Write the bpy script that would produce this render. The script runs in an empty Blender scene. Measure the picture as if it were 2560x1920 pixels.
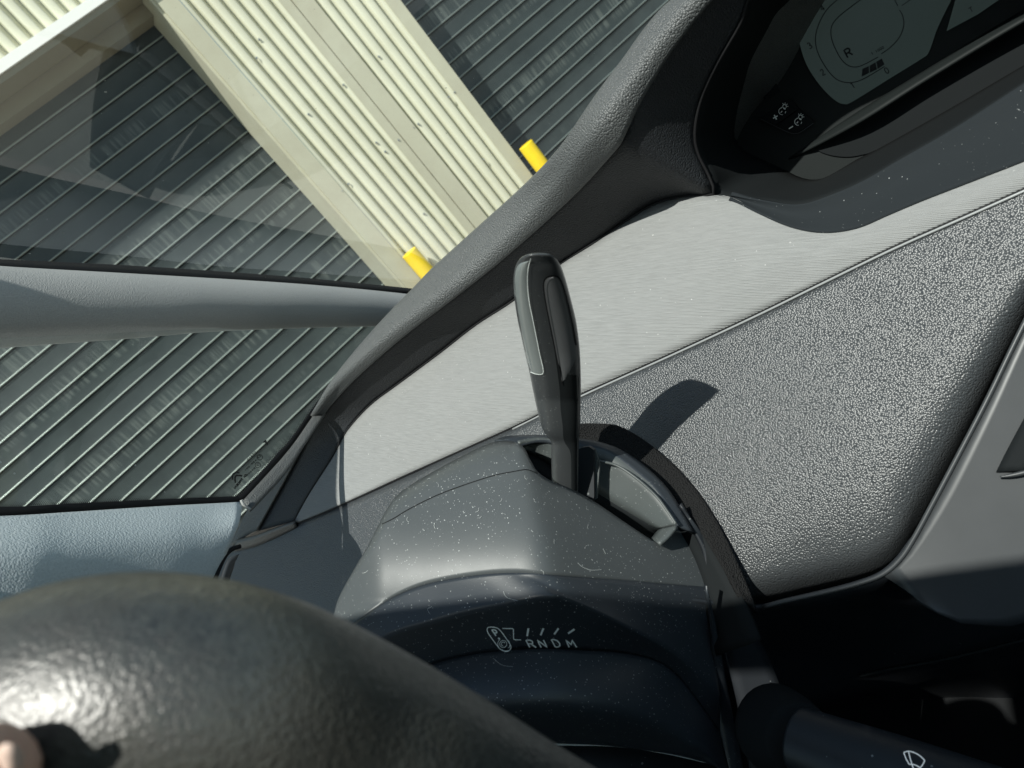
import bpy, bmesh, math, random
from mathutils import Vector, Matrix
from mathutils.bvhtree import BVHTree
random.seed(7)
R = math.radians
scene = bpy.context.scene
COL = scene.collection

# ------------------------------------------------------------------ camera
F, CX, CY = 1849.0, 1280.0, 960.0
CAMZ = 1.35
PITCH, ROLL, FYAW, CARYAW = R(19.281), R(-40.79), R(15.868), R(-40)
O = Vector((0, 0, CAMZ))
f = Vector((0, math.cos(PITCH), -math.sin(PITCH)))
_r = Vector((1, 0, 0)); _u = _r.cross(f)
r2 = _r * math.cos(ROLL) + _u * math.sin(ROLL)
u2 = -_r * math.sin(ROLL) + _u * math.cos(ROLL)
cam_d = bpy.data.cameras.new('camera'); cam = bpy.data.objects.new('camera', cam_d); COL.objects.link(cam)
m = Matrix((r2, u2, -f)).transposed().to_4x4(); m.translation = O
cam.matrix_world = m
cam_d.sensor_width = 36; cam_d.lens = 26.0; cam_d.clip_start = .01; cam_d.clip_end = 500
cam_d.dof.use_dof = True; cam_d.dof.focus_distance = .62; cam_d.dof.aperture_fstop = 15
scene.camera = cam

# ------------------------------------------------------------------ light
SUN_EL, SUN_AZ = R(58), R(-117)
sv = Vector((math.cos(SUN_EL) * math.cos(SUN_AZ), math.cos(SUN_EL) * math.sin(SUN_AZ), math.sin(SUN_EL)))
sd = bpy.data.lights.new('sun', 'SUN'); sd.energy = 5.0; sd.angle = R(.5); sd.color = (1, .98, .90)
so = bpy.data.objects.new('sun', sd); COL.objects.link(so)
so.rotation_euler = (-sv).to_track_quat('-Z', 'Y').to_euler()
w = bpy.data.worlds.new('World'); scene.world = w; w.use_nodes = True
nt = w.node_tree; sky = nt.nodes.new('ShaderNodeTexSky'); sky.sky_type = 'NISHITA'; sky.sun_disc = False
sky.sun_elevation = SUN_EL; sky.sun_rotation = math.atan2(sv.x, sv.y)
bg = nt.nodes['Background']; bg.inputs[1].default_value = .10
mxw = nt.nodes.new('ShaderNodeMix'); mxw.data_type = 'RGBA'; mxw.blend_type = 'MULTIPLY'; mxw.inputs[0].default_value = 1; mxw.inputs[7].default_value = (.95, 1.0, .84, 1)   # hazier, less blue sky
nt.links.new(sky.outputs[0], mxw.inputs[6]); nt.links.new(mxw.outputs[2], bg.inputs[0])
vs = scene.view_settings; vs.view_transform = 'Standard'; vs.look = 'None'; vs.gamma = 1; vs.exposure = .45
vs.use_curve_mapping = False
scene.render.engine = 'CYCLES'
scene.cycles.max_bounces = 6; scene.cycles.transparent_max_bounces = 12

# ------------------------------------------------------------------ frames
Xc = Vector((math.cos(CARYAW), math.sin(CARYAW), 0)); Yc = Vector((-math.sin(CARYAW), math.cos(CARYAW), 0)); Z = Vector((0, 0, 1))
def cv(x, y, z): return Xc * x + Yc * y + Z * z            # direction in the car's frame
def C(x, y, z): return O + cv(x, y, z)                     # point in the car's frame
def ray(x, y): return f + r2 * ((x - CX) / F) - u2 * ((y - CY) / F)
def P(x, y, d): return O + ray(x, y) * d
def plane(n, x, y, d):
    n = cv(*n); c = n.dot(ray(x, y) * d)
    return lambda x, y: c / n.dot(ray(x, y))
def on(n, p, x, y):                                        # depth at pixel on the plane with car normal n through world point p
    n = cv(*n); return n.dot(p - O) / n.dot(ray(x, y))
U = Vector((math.cos(FYAW), math.sin(FYAW), 0)); N = Vector((math.sin(FYAW), -math.cos(FYAW), 0))
B0 = ray(1150, 500) * 4.7; B0.z = 0; B0 = O + B0
B0 = O + (lambda q: Vector((q.x, q.y, 0)))(ray(1150, 500) * 4.7)
def W(u, v, w_=0): return B0 + U * u + Z * v + N * w_       # facade frame, v measured from the camera's height

# ------------------------------------------------------------------ object helpers
def tag(o, label=None, cat=None, group=None, kind=None):
    if label: o['label'] = label
    if cat: o['category'] = cat
    if group: o['group'] = group
    if kind: o['kind'] = kind
    return o
def thing(name, loc, label, cat, group=None):
    o = bpy.data.objects.new(name, None); COL.objects.link(o); o.location = loc; o.empty_display_size = .05
    return tag(o, label, cat, group)
def world_loc(o):
    v = Vector((0, 0, 0))
    while o is not None: v += o.location; o = o.parent
    return v
def mesh(name, vs_, fs, mat, parent=None, smooth=True, mids=None):
    me = bpy.data.meshes.new(name); L = world_loc(parent) if parent is not None else Vector((0, 0, 0))
    if parent is None:
        pass
    me.from_pydata([tuple(Vector(v) - L) for v in vs_], [], fs)
    mats = mat if isinstance(mat, (list, tuple)) else [mat]
    for k in mats: me.materials.append(k)
    if mids:
        for p, i in zip(me.polygons, mids): p.material_index = i
    if smooth: me.polygons.foreach_set('use_smooth', [True] * len(me.polygons))
    me.update()
    o = bpy.data.objects.new(name, me); COL.objects.link(o)
    if parent is not None: o.parent = parent
    return o
def cat(ps, t):
    n = len(ps) - 1; x = max(0, min(n - 1e-6, t * n)); i = int(x); a = x - i
    p = [ps[max(0, min(n, j))] for j in (i - 1, i, i + 1, i + 2)]
    return tuple(.5 * (2 * p1 + (p2 - p0) * a + (2 * p0 - 5 * p1 + 4 * p2 - p3) * a * a + (3 * p1 - p0 - 3 * p2 + p3) * a ** 3)
                 for p0, p1, p2, p3 in zip(*p))
def resample(ps, n, arc=True):
    if not arc: return [cat(ps, i / n) for i in range(n + 1)]
    fine = [cat(ps, i / 600) for i in range(601)]; s = [0]
    for a, b in zip(fine, fine[1:]): s.append(s[-1] + math.dist(a[:2], b[:2]))
    out = []; j = 0
    for i in range(n + 1):
        t = s[-1] * i / n
        while j < 599 and s[j + 1] < t: j += 1
        k = (t - s[j]) / max(1e-9, s[j + 1] - s[j]); out.append(tuple(a + (b - a) * k for a, b in zip(fine[j], fine[j + 1])))
    return out
def depths(curve, D):                                      # [(x,y)] + depth function -> [(x,y,d)]
    return [(c[0], c[1], D(c[0], c[1])) for c in curve]
def grid(name, rows, mat, parent, thick=.003, close_u=False, smooth=True):
    """rows of world points -> one smooth sheet with real thickness"""
    nu = len(rows[0]); vs_ = [p for r_ in rows for p in r_]; fs = []
    for i in range(len(rows) - 1):
        for j in range(nu - (0 if close_u else 1)):
            k = (j + 1) % nu
            fs.append((i * nu + j, i * nu + k, (i + 1) * nu + k, (i + 1) * nu + j))
    # face the camera
    s = 0
    for q in fs[::max(1, len(fs) // 60)]:
        a, b, c = Vector(vs_[q[0]]), Vector(vs_[q[1]]), Vector(vs_[q[2]]); n = (b - a).cross(c - a); s += n.dot(O - a)
    if s < 0 and not close_u: fs = [q[::-1] for q in fs]
    o = mesh(name, vs_, fs, mat, parent, smooth)
    if thick:
        md = o.modifiers.new('thickness', 'SOLIDIFY'); md.thickness = thick; md.offset = -1
    return o
def loft(curves, nu=80, nv=8, arc=True, smooth=False):
    """curves of (px,py,depth): resampled, joined across"""
    rs = [resample(c, nu, arc) for c in curves]
    rows = []
    if smooth:
        cols = [[r_[j] for r_ in rs] for j in range(nu + 1)]
        nn = nv * (len(curves) - 1)
        for i in range(nn + 1): rows.append([P(*cat(c, i / nn)) for c in cols])
    else:
        for k in range(len(rs) - 1):
            for i in range(nv + (1 if k == len(rs) - 2 else 0)):
                t = i / nv
                rows.append([P(*[a + (b - a) * t for a, b in zip(p, q)]) for p, q in zip(rs[k], rs[k + 1])])
    return rows
def patch(name, curves, mat, parent, nu=80, nv=8, arc=True, smooth=False, thick=.003):
    return grid(name, loft(curves, nu, nv, arc, smooth), mat, parent, thick)
def bvh(o):
    L = world_loc(o); me = o.data
    return BVHTree.FromPolygons([v.co + L for v in me.vertices], [tuple(p.vertices) for p in me.polygons])
def depth_bvh(tree, fallback=.45):
    def g(x, y):
        d = ray(x, y); h = tree.ray_cast(O, d.normalized())
        if h[0] is None: return fallback
        return (h[0] - O).dot(f)
    return g
def ribbons(name, lines, D, mat, parent, lift=.0006, k=1.0):
    """thin raised strokes lying on a surface; lines = [(points px, width px)]"""
    vs_, fs = [], []
    for pts, wd in lines:
        n = len(pts); base = len(vs_)
        for i, p in enumerate(pts):
            a = pts[max(0, i - 1)]; b = pts[min(n - 1, i + 1)]
            dx, dy = b[0] - a[0], b[1] - a[1]; L = math.hypot(dx, dy) or 1; nx, ny = -dy / L * wd * k / 2, dx / L * wd * k / 2
            for s in (-1, 1):
                x, y = p[0] + nx * s, p[1] + ny * s
                q = P(x, y, D(x, y)); vs_.append(q + (O - q).normalized() * lift)
        for i in range(n - 1):
            q_ = base + 2 * i; fs.append((q_, q_ + 1, q_ + 3, q_ + 2))
    o = mesh(name, vs_, fs, mat, parent, False)
    return o
def tube(name, pts, rad, mat, parent=None, seg=12, n=0, cap=True):
    """pts world points (Vectors); rad number or list"""
    pts = [Vector(p) for p in pts]
    if n:
        rr = rad if isinstance(rad, (list, tuple)) else [rad] * len(pts)
        q = [tuple(p) + (k,) for p, k in zip(pts, rr)]; q = [cat(q, i / n) for i in range(n + 1)]
        pts = [Vector(a[:3]) for a in q]; rad = [a[3] for a in q]
    rr = rad if isinstance(rad, (list, tuple)) else [rad] * len(pts)
    vs_, fs = [], []; prev = None
    for i, p in enumerate(pts):
        t = (pts[min(len(pts) - 1, i + 1)] - pts[max(0, i - 1)]).normalized()
        if prev is None: a = t.orthogonal().normalized()
        else: a = (prev - t * prev.dot(t)).normalized()
        prev = a; b = t.cross(a)
        for k in range(seg):
            an = 2 * math.pi * k / seg; vs_.append(p + (a * math.cos(an) + b * math.sin(an)) * rr[i])
    for i in range(len(pts) - 1):
        for k in range(seg):
            fs.append((i * seg + k, i * seg + (k + 1) % seg, (i + 1) * seg + (k + 1) % seg, (i + 1) * seg + k))
    if cap: fs += [tuple(range(seg))[::-1], tuple((len(pts) - 1) * seg + k for k in range(seg))]
    return mesh(name, vs_, fs, mat, parent)
def boxuv(u0, u1, v0, v1, w0, w1):
    vs_ = [W(u, v, w_) for w_ in (w0, w1) for v in (v0, v1) for u in (u0, u1)]
    fs = [(0, 1, 3, 2)[::-1], (4, 5, 7, 6), (0, 1, 5, 4), (2, 3, 7, 6)[::-1], (0, 2, 6, 4)[::-1], (1, 3, 7, 5)]
    return vs_, fs
def merge(parts):
    vs_, fs = [], []
    for a, b in parts:
        k = len(vs_); vs_ += a; fs += [tuple(i + k for i in q) for q in b]
    return vs_, fs

# ------------------------------------------------------------------ materials
def mat(name, col, rough=.5, spec=.5, metal=0, coat=0):
    k = bpy.data.materials.new(name); k.use_nodes = True; b = k.node_tree.nodes['Principled BSDF']
    b.inputs['Base Color'].default_value = (*col, 1); b.inputs['Roughness'].default_value = rough
    b.inputs['Specular IOR Level'].default_value = spec; b.inputs['Metallic'].default_value = metal
    b.inputs['Coat Weight'].default_value = coat
    return k
class NT:
    def __init__(s, k): s.t = k.node_tree; s.b = s.t.nodes['Principled BSDF']
    def n(s, typ, **kw):
        n = s.t.nodes.new('ShaderNode' + typ)
        for a, v in kw.items():
            if a.startswith('i_'):
                key = a[2:].replace('_', ' '); n.inputs[int(key) if key.isdigit() else key].default_value = v
            else: setattr(n, a, v)
        return n
    def l(s, a, b): s.t.links.new(a, b)
    def coord(s): return s.n('TexCoord').outputs['Object']
    def noise(s, scale, detail=3, rough=.5, co=None):
        n = s.n('TexNoise', i_Scale=scale, i_Detail=detail, i_Roughness=rough); s.l(co or s.coord(), n.inputs['Vector']); return n.outputs['Fac']
    def ramp(s, x, a, b, c0=(0, 0, 0, 1), c1=(1, 1, 1, 1)):
        n = s.n('ValToRGB'); e = n.color_ramp.elements; e[0].position = a; e[1].position = b; e[0].color = c0; e[1].color = c1
        s.l(x, n.inputs[0]); return n.outputs[0]
    def mix(s, fac, a, b):
        n = s.n('Mix', data_type='RGBA')
        if isinstance(fac, float): n.inputs[0].default_value = fac
        else: s.l(fac, n.inputs[0])
        for v, i in ((a, 6), (b, 7)):
            if isinstance(v, tuple): n.inputs[i].default_value = (*v[:3], 1)
            else: s.l(v, n.inputs[i])
        return n.outputs[2]
    def math(s, op, a, b=None):
        n = s.n('Math', operation=op)
        for i, v in enumerate((a, b)):
            if v is None: continue
            if isinstance(v, (int, float)): n.inputs[i].default_value = v
            else: s.l(v, n.inputs[i])
        return n.outputs[0]
    def bump(s, h, dist, strength=1, prev=None):
        n = s.n('Bump', i_Strength=strength, i_Distance=dist); s.l(h, n.inputs['Height'])
        if prev is not None: s.l(prev, n.inputs['Normal'])
        return n.outputs[0]
def specks(T, base, scale=330, size=.14, amount=.7, col=(.75, .78, .76), co=None):
    """dust: small pale grains of uneven size"""
    co = co or T.coord()
    v = T.n('TexVoronoi', i_Scale=scale); T.l(co, v.inputs['Vector'])
    sep = T.n('SeparateColor'); T.l(v.outputs['Color'], sep.inputs[0])
    pw = T.math('POWER', sep.outputs[0], 5.0); rad = T.math('MULTIPLY', pw, size * 1.6)
    hit = T.math('LESS_THAN', v.outputs['Distance'], rad)
    dens = T.ramp(T.noise(14, 3, co=co), .32, .6)
    fac = T.math('MULTIPLY', T.math('MULTIPLY', hit, dens), amount)
    return T.mix(fac, base, col), fac
def grain_plastic(name, col, scale, dist, rough=.42, spec=.5, dust=.0, fine=True, metric='F1'):
    k = mat(name, col, rough, spec); T = NT(k); co = T.coord()
    wob = T.n('TexNoise', i_Scale=scale * .6, i_Detail=1.0); T.l(co, wob.inputs['Vector'])
    mx = T.n('Mix', data_type='VECTOR'); mx.inputs[0].default_value = .0015; 
    v = T.n('TexVoronoi', i_Scale=scale); T.l(co, v.inputs['Vector'])
    v.feature = 'F1'
    h = T.math('SUBTRACT', 1.0, T.math('MULTIPLY', T.math('MULTIPLY', v.outputs['Distance'], v.outputs['Distance']), 1.8))
    n1 = T.bump(h, dist)
    if fine: n1 = T.bump(T.noise(scale * 3, 2, co=co), dist * .25, .6, n1)
    T.l(n1, T.b.inputs['Normal'])
    tone = T.mix(T.noise(9, 4, .6, co), tuple(c * .86 for c in col), tuple(c * 1.14 for c in col))
    if dust: tone, fac = specks(T, tone, 260, .13, dust, co=co)
    T.l(tone, T.b.inputs['Base Color'])
    return k

M = {}
M['hood'] = grain_plastic('hood_grained_plastic', (.088, .093, .093), 700, .0004, .44, .6)
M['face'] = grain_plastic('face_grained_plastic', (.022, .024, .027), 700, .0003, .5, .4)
M['grain'] = grain_plastic('pebbled_plastic', (.044, .048, .051), 800, .00026, .37, .9, fine=False)
M['smooth'] = mat('smooth_dark_plastic', (.018, .021, .025), .45, .4)
T = NT(M['smooth']); c_, fac_ = specks(T, (.018, .021, .025), 220, .12, .35); T.l(c_, T.b.inputs['Base Color'])
M['tray'] = mat('tray_plastic', (.020, .024, .027), .85, .12)
T = NT(M['tray']); c_, fac_ = specks(T, (.020, .024, .027), 480, .12, .4); T.l(c_, T.b.inputs['Base Color'])
M['black'] = mat('black_rubber', (.006, .006, .007), .7, .3)
M['pit'] = mat('black_recess', (.008, .010, .011), .8, .2)  # near-black base stands in for shade inside the recess and pocket
M['bezel'] = mat('bezel_satin', (.012, .015, .015), .6, .2)
T = NT(M['bezel']); T.l(T.bump(T.noise(900, 2), .0001, .5), T.b.inputs['Normal'])
M['side'] = mat('centre_satin_plastic', (.10, .11, .12), .42, .5)
T = NT(M['side']); n_ = T.n('TexNoise', i_Scale=60.0, i_Detail=4.0)
T.l(T.coord(), n_.inputs['Vector']); T.l(T.mix(n_.outputs['Fac'], (.036, .040, .043), (.048, .052, .056)), T.b.inputs['Base Color'])

DA_ = plane((0, -.6, .8), 1480, 980, .62)
# fabric with fine raised cords
k = M['fabric'] = mat('pale_corded_fabric', (.40, .40, .41), .9, .15); T = NT(k); co = T.coord()
_p1 = P(1500, 712, DA_(1500, 712)); _p2 = P(1640, 700, DA_(1640, 700)); _al = (_p2 - _p1).normalized(); _nn = cv(0, -.6, .8); _ac = _al.cross(_nn).normalized()
def dotv(v):
    n = T.n('VectorMath', operation='DOT_PRODUCT'); n.inputs[1].default_value = tuple(v); T.l(co, n.inputs[0]); return n.outputs['Value']
cx_ = T.n('CombineXYZ'); T.l(T.math('MULTIPLY', dotv(_al), 60.0), cx_.inputs[0]); T.l(T.math('MULTIPLY', dotv(_ac), 900.0), cx_.inputs[1])
wv = T.n('TexWave', wave_type='BANDS', bands_direction='Y', i_Scale=.32, i_Distortion=2.0, i_Detail=2.0); wv.inputs['Detail Scale'].default_value = .5
T.l(cx_.outputs[0], wv.inputs['Vector'])
fib = T.n('TexNoise', i_Scale=1.0, i_Detail=2.0); T.l(cx_.outputs[0], fib.inputs['Vector'])
h = T.math('ADD', T.math('MULTIPLY', wv.outputs['Fac'], .6), T.math('MULTIPLY', fib.outputs['Fac'], 1.3))
T.l(T.bump(h, .00045, .8), T.b.inputs['Normal'])
c1 = T.mix(T.ramp(fib.outputs['Fac'], .35, .65), (.235, .240, .237), (.285, .29, .287))
c1 = T.mix(T.ramp(T.noise(5, 4, .65, co), .3, .75), c1, (.275, .278, .275))
c1, _f = specks(T, c1, 240, .10, .5, (.8, .8, .78), co)
T.l(c1, T.b.inputs['Base Color'])

# woven pillar cloth
def woven(name, a, b, sc_=520.0):
    k = mat(name, a, .85, .2); T = NT(k); co = T.coord()
    mp = T.n('Mapping'); mp.inputs['Rotation'].default_value = (R(35), R(20), R(45)); T.l(co, mp.inputs['Vector'])
    h = T.noise(sc_ * 1.7, 1, .5, mp.outputs[0])
    T.l(T.bump(h, .0006, .8), T.b.inputs['Normal'])
    T.l(T.mix(h, a, b), T.b.inputs['Base Color'])
    return k
M['weave'] = woven('pillar_woven_cloth', (.32, .325, .32), (.43, .435, .43))
M['weave_low'] = woven('sill_woven_cloth', (.40, .46, .48), (.58, .63, .65), 380.0)

# column cover: soft grey plastic, dusty
def dusty(name, col, rough, amt, spec=.5):
    k = mat(name, col, rough, spec); T = NT(k); co = T.coord()
    base = T.mix(T.noise(18, 5, .6, co), tuple(c * .88 for c in col), tuple(c * 1.12 for c in col))
    c, fac = specks(T, base, 760, .2, amt * .8, co=co)
    c, f2 = specks(T, c, 260, .06, amt, co=co)
    T.l(c, T.b.inputs['Base Color'])
    rr = T.math('ADD', T.math('MULTIPLY', fac, .4), T.math('MULTIPLY', T.noise(40, 3, co=co), .12)); T.l(T.math('ADD', rr, rough - .06), T.b.inputs['Roughness'])
    T.l(T.bump(T.noise(1400, 1, co=co), .00006, .5), T.b.inputs['Normal'])
    return k
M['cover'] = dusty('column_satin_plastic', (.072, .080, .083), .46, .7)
M['cover_low'] = dusty('column_shaded_plastic', (.030, .036, .043), .40, .5)  # darker, bluer copy of the cover colour; holds the shade on its front
M['slotwall'] = dusty('slot_wall_plastic', (.075, .085, .085), .45, .6)
M['collar'] = grain_plastic('collar_rough_foam', (.011, .0112, .0115), 900, .0007, .8, .25)
M['lever'] = dusty('lever_satin_plastic', (.042, .045, .047), .34, .25, .6)
M['lever_gloss'] = mat('lever_polished_edge', (.19, .21, .205), .3, .7, coat=.5)  # pale base stands in for sky reflected in the gloss
T = NT(M['lever_gloss']); T.l(T.math('ADD', T.math('MULTIPLY', T.noise(60, 4), .25), .18), T.b.inputs['Roughness'])
M['inlay'] = mat('lever_inlay_soft', (.13, .132, .136), .42, .4)
M['ink'] = mat('white_print', (.9, .95, .92), .6, .2)
M['ink_glow'] = mat('glowing_white_print', (.85, .88, .86), .6, .2)
_b = M['ink_glow'].node_tree.nodes['Principled BSDF']; _b.inputs['Emission Color'].default_value = (.8, .85, .85, 1); _b.inputs['Emission Strength'].default_value = .18  # faint glow added to the print, no backlight behind it
M['ink_black'] = mat('black_print', (.004, .006, .007), .5, .3)
M['lint'] = mat('lint_fibre', (.42, .44, .43), .8, .1)
M['chrome'] = mat('thin_silver_line', (.55, .57, .58), .25, .5, 1)
k = M['lcd'] = mat('display_glass', (.042, .056, .052), .22, .4); b_ = k.node_tree.nodes['Principled BSDF']
b_.inputs['Emission Color'].default_value = (.05, .072, .068, 1); b_.inputs['Emission Strength'].default_value = .22
k = M['leather'] = mat('worn_leather', (.045, .047, .045), .42, 1.0); T = NT(k); co = T.coord()
v = T.n('TexVoronoi', feature='SMOOTH_F1', i_Scale=1100.0); T.l(co, v.inputs['Vector'])
nz = T.noise(420, 5, .65, co); nz2 = T.noise(28, 4, .6, co)
T.l(T.bump(v.outputs['Distance'], .0003, .7, T.bump(nz, .0004, .6, T.bump(nz2, .0012, .35))), T.b.inputs['Normal'])
c1 = T.mix(T.ramp(nz, .38, .66), (.012, .015, .016), (.050, .056, .053))
c1 = T.mix(T.ramp(nz2, .35, .72), c1, (.046, .044, .036))
T.l(c1, T.b.inputs['Base Color']); T.l(T.ramp(nz, .3, .7, (.46,) * 3 + (1,), (.30,) * 3 + (1,)), T.b.inputs['Roughness'])
M['brown'] = mat('dark_brown_rubber', (.014, .011, .009), .6, .3)
k = M['skin'] = mat('skin', (.55, .33, .25), .5, .4); T = NT(k)
T.b.inputs['Subsurface Weight'].default_value = .15; T.b.inputs['Subsurface Scale'].default_value = .004
T.l(T.bump(T.noise(500, 3), .0004, .5), T.b.inputs['Normal']); T.l(T.mix(T.noise(70, 3), (.50, .28, .21), (.62, .39, .30)), T.b.inputs['Base Color'])
M['nail'] = mat('finger_nail', (.58, .44, .37), .45, .5)
M['cabin'] = mat('dark_cabin_carpet', (.012, .013, .014), .95, .1)
M['cabin_grey'] = mat('cabin_headliner', (.05, .05, .052), .95, .1)

# glass: real fresnel reflection over clear transmission, with dust and smears
def glass(name, dust=.5, tint=(.80, .86, .85), smear=.06):
    k = bpy.data.materials.new(name); k.use_nodes = True; t = k.node_tree; b = t.nodes['Principled BSDF']; out = t.nodes['Material Output']
    T = NT(k); co = T.coord()
    tr = T.n('BsdfTransparent'); tr.inputs[0].default_value = (*tint, 1)
    gl = T.n('BsdfGlossy'); gl.inputs['Roughness'].default_value = .02; gl.inputs['Color'].default_value = (.9, .95, 1, 1)
    fr = T.n('Fresnel', i_IOR=1.52)
    m1 = T.n('MixShader'); T.l(T.math('MULTIPLY', fr.outputs[0], 1.1), m1.inputs[0]); T.l(tr.outputs[0], m1.inputs[1]); T.l(gl.outputs[0], m1.inputs[2])
    df = T.n('BsdfDiffuse'); df.inputs[0].default_value = (.75, .78, .75, 1)
    _c, fac = specks(T, (0, 0, 0), 75, .06, dust, co=co)
    _c, fac2 = specks(T, (0, 0, 0), 190, .05, dust, co=co)
    sm = T.math('MULTIPLY', T.ramp(T.noise(9, 8, .75, co), .48, .78), smear)
    tot = T.math('MINIMUM', T.math('ADD', T.math('ADD', fac, fac2), sm), 1.0)
    m2 = T.n('MixShader'); T.l(tot, m2.inputs[0]); T.l(m1.outputs[0], m2.inputs[1]); T.l(df.outputs[0], m2.inputs[2])
    T.l(m2.outputs[0], out.inputs['Surface']); t.nodes.remove(b)
    return k
M['windshield'] = glass('windshield_glass', .8, (.93, .96, .97), .05)
M['quarter'] = glass('side_glass', .5, (.88, .93, .92), .02)

# building
k = M['cream'] = mat('cream_painted_steel', (.66, .63, .50), .45, .4); T = NT(k); co = T.coord()
T.l(T.mix(T.ramp(T.noise(3, 5, .7, co), .35, .75), (.62, .615, .48), (.57, .56, .43)), T.b.inputs['Base Color'])
k = M['cream_trim'] = mat('cream_trim_steel', (.52, .49, .38), .5, .4); T = NT(k); co = T.coord()
T.l(T.mix(T.ramp(T.noise(4, 5, .7, co), .35, .75), (.47, .46, .35), (.42, .40, .30)), T.b.inputs['Base Color'])
M['lintel'] = mat('lintel_shaded_taupe', (.20, .18, .13), .55, .3)  # taupe base darkened to stand in for shade under the flashing
M['ridge'] = mat('lit_edge_plastic', (.30, .31, .31), .3, .6)  # pale base paints the lit highlight along the seam
M['flash'] = mat('white_flashing', (.78, .78, .74), .5, .4)
M['joint'] = mat('dark_joint', (.03, .03, .028), .8, .2)
k = M['slat'] = mat('dark_green_slat', (.030, .040, .040), .5, .5); T = NT(k); co = T.coord()
n1 = T.noise(6, 6, .7, co); str_ = T.n('Mapping'); str_.inputs['Scale'].default_value = (60, 60, 2.5); T.l(co, str_.inputs['Vector'])
n2 = T.noise(1.0, 3, .6, str_.outputs[0]); band = T.ramp(T.noise(1.6, 2, .5, co), .52, .62)
zz = T.n('SeparateXYZ'); T.l(co, zz.inputs[0])
rowm = T.n('TexNoise', noise_dimensions='1D', i_Scale=4.2, i_Detail=0.0); T.l(zz.outputs[2], rowm.inputs['W'])
scr = T.math('MULTIPLY', T.ramp(n2, .48, .62), T.math('MULTIPLY', T.ramp(rowm.outputs['Fac'], .55, .60), .35))
c1 = T.mix(T.ramp(n1, .3, .75), (.020, .027, .028), (.036, .047, .047)); c1 = T.mix(scr, c1, (.16, .18, .165))
c1, _f = specks(T, c1, 30, .05, .6, (.35, .38, .35), co)
T.l(c1, T.b.inputs['Base Color'])
M['lip'] = mat('slat_lip_glint', (.28, .32, .30), .40, .6, .75)  # pale metallic colour put on the lips to carry the sun's glint
M['yellow'] = mat('yellow_painted_post', (.85, .60, .01), .4, .5)
T = NT(M['yellow']); T.l(T.mix(T.ramp(T.noise(9, 5), .4, .8), (.86, .62, .01), (.75, .50, .02)), T.b.inputs['Base Color'])
M['screw'] = mat('zinc_screw', (.5, .5, .48), .3, .5, 1)
k = M['ground'] = mat('concrete_yard', (.30, .29, .27), .9, .2); T = NT(k); co = T.coord()
T.l(T.mix(T.noise(3, 8, .7, co), (.22, .21, .20), (.36, .35, .32)), T.b.inputs['Base Color']); T.l(T.bump(T.noise(60, 5, co=co), .004, .5), T.b.inputs['Normal'])

# =================================================================== THE YARD
g = mesh('ground', [(-60, -60, 0), (60, -60, 0), (60, 60, 0), (-60, 60, 0)], [(0, 1, 2, 3)], M['ground']); tag(g, kind='structure')
G0 = -CAMZ                                                # ground in facade v
DW = -.33                                                 # door plane
def roller_door(name, u0, u1, v0, v1, label):
    t = thing(name, W((u0 + u1) / 2, G0, DW), label, 'roller door')
    t.location.z = 0
    pitch = .1103; prof = []; k0 = int((v0 - .374) / pitch) - 1; k1 = int((v1 - .374) / pitch) + 1
    for k_ in range(k0, k1 + 1):
        b = .374 + pitch * k_
        prof += [(b, .002), (b + .0008, .007), (b + .003, .0102), (b + .006, .0106), (b + .0088, .0085), (b + .0102, .004), (b + .0106, .0005), (b + .012, .0), (b + .094, .000), (b + .096, .003), (b + .1015, .003), (b + .103, -.010), (b + .109, -.010)]
    prof = [p for p in prof if v0 < p[0] < v1]
    vs_, fs, mids = [], [], []; nseg = 2
    for (v_, w_) in prof:
        for j in range(nseg): vs_.append(W(u0 + (u1 - u0) * j / (nseg - 1), v_, DW + w_))
    for i in range(len(prof) - 1):
        fs.append((2 * i, 2 * i + 1, 2 * i + 3, 2 * i + 2))
        a1_, b1_ = prof[i][1], prof[i + 1][1]
        mids.append(1 if max(a1_, b1_) >= .004 and min(a1_, b1_) >= .0004 else (2 if min(a1_, b1_) < -.005 else 0))
    mesh('curtain', vs_, fs, [M['slat'], M['lip'], M['joint']], t, True, mids)
    md = t.children[0].modifiers.new('e', 'EDGE_SPLIT'); md.split_angle = R(50)
    a, b = boxuv(u0, u1, G0 + .0, G0 + .08, DW - .03, DW + .03); mesh('bottom_rail', a, b, M['slat'], t, False)
    return t
roller_door('roller_door', -4.6, -.60, G0, 1.40, 'wide dark roller door left of the cream wall, shaded under its lintel')
roller_door('roller_door', .45, 4.6, G0, 1.40, 'dark roller door right of the cream wall, behind the dashboard')
# the cream wall between the doors
wall = thing('corrugated_wall', W(-.08, G0, 0), 'cream corrugated steel wall between the two roller doors', 'wall')
TOP = 3.2
def ribs(u0, u1, v0, v1, period, phase, depth=.010, w0=0.0):
    """trapezoid ribs: broad crown, narrow valley"""
    us = []; u = phase
    while u > u0: u -= period
    prof = []
    while u < u1 + period:
        prof += [(u - .024, w0), (u - .018, w0 - .003), (u - .006, w0 - depth * .7), (u + .002, w0 - depth), (u + .007, w0 - depth), (u + .011, w0 - depth * .6), (u + .014, w0 - .003), (u + .018, w0)]; u += period
    prof = [(max(u0, min(u1, a)), b) for a, b in prof if u0 - .03 < a < u1 + .03]
    prof = [(u0, w0)] + [p for p in prof if u0 < p[0] < u1] + [(u1, w0)]
    vs_, fs = [], []
    for a, b in prof: vs_ += [W(a, v0, b), W(a, v1, b)]
    for i in range(len(prof) - 1): fs.append((2 * i, 2 * i + 2, 2 * i + 3, 2 * i + 1))
    return vs_, fs
mesh('corrugated_sheet', *ribs(-.541, -.103, G0, TOP, .0731, -.498, .042, .004), M['cream'], wall, True)
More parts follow.
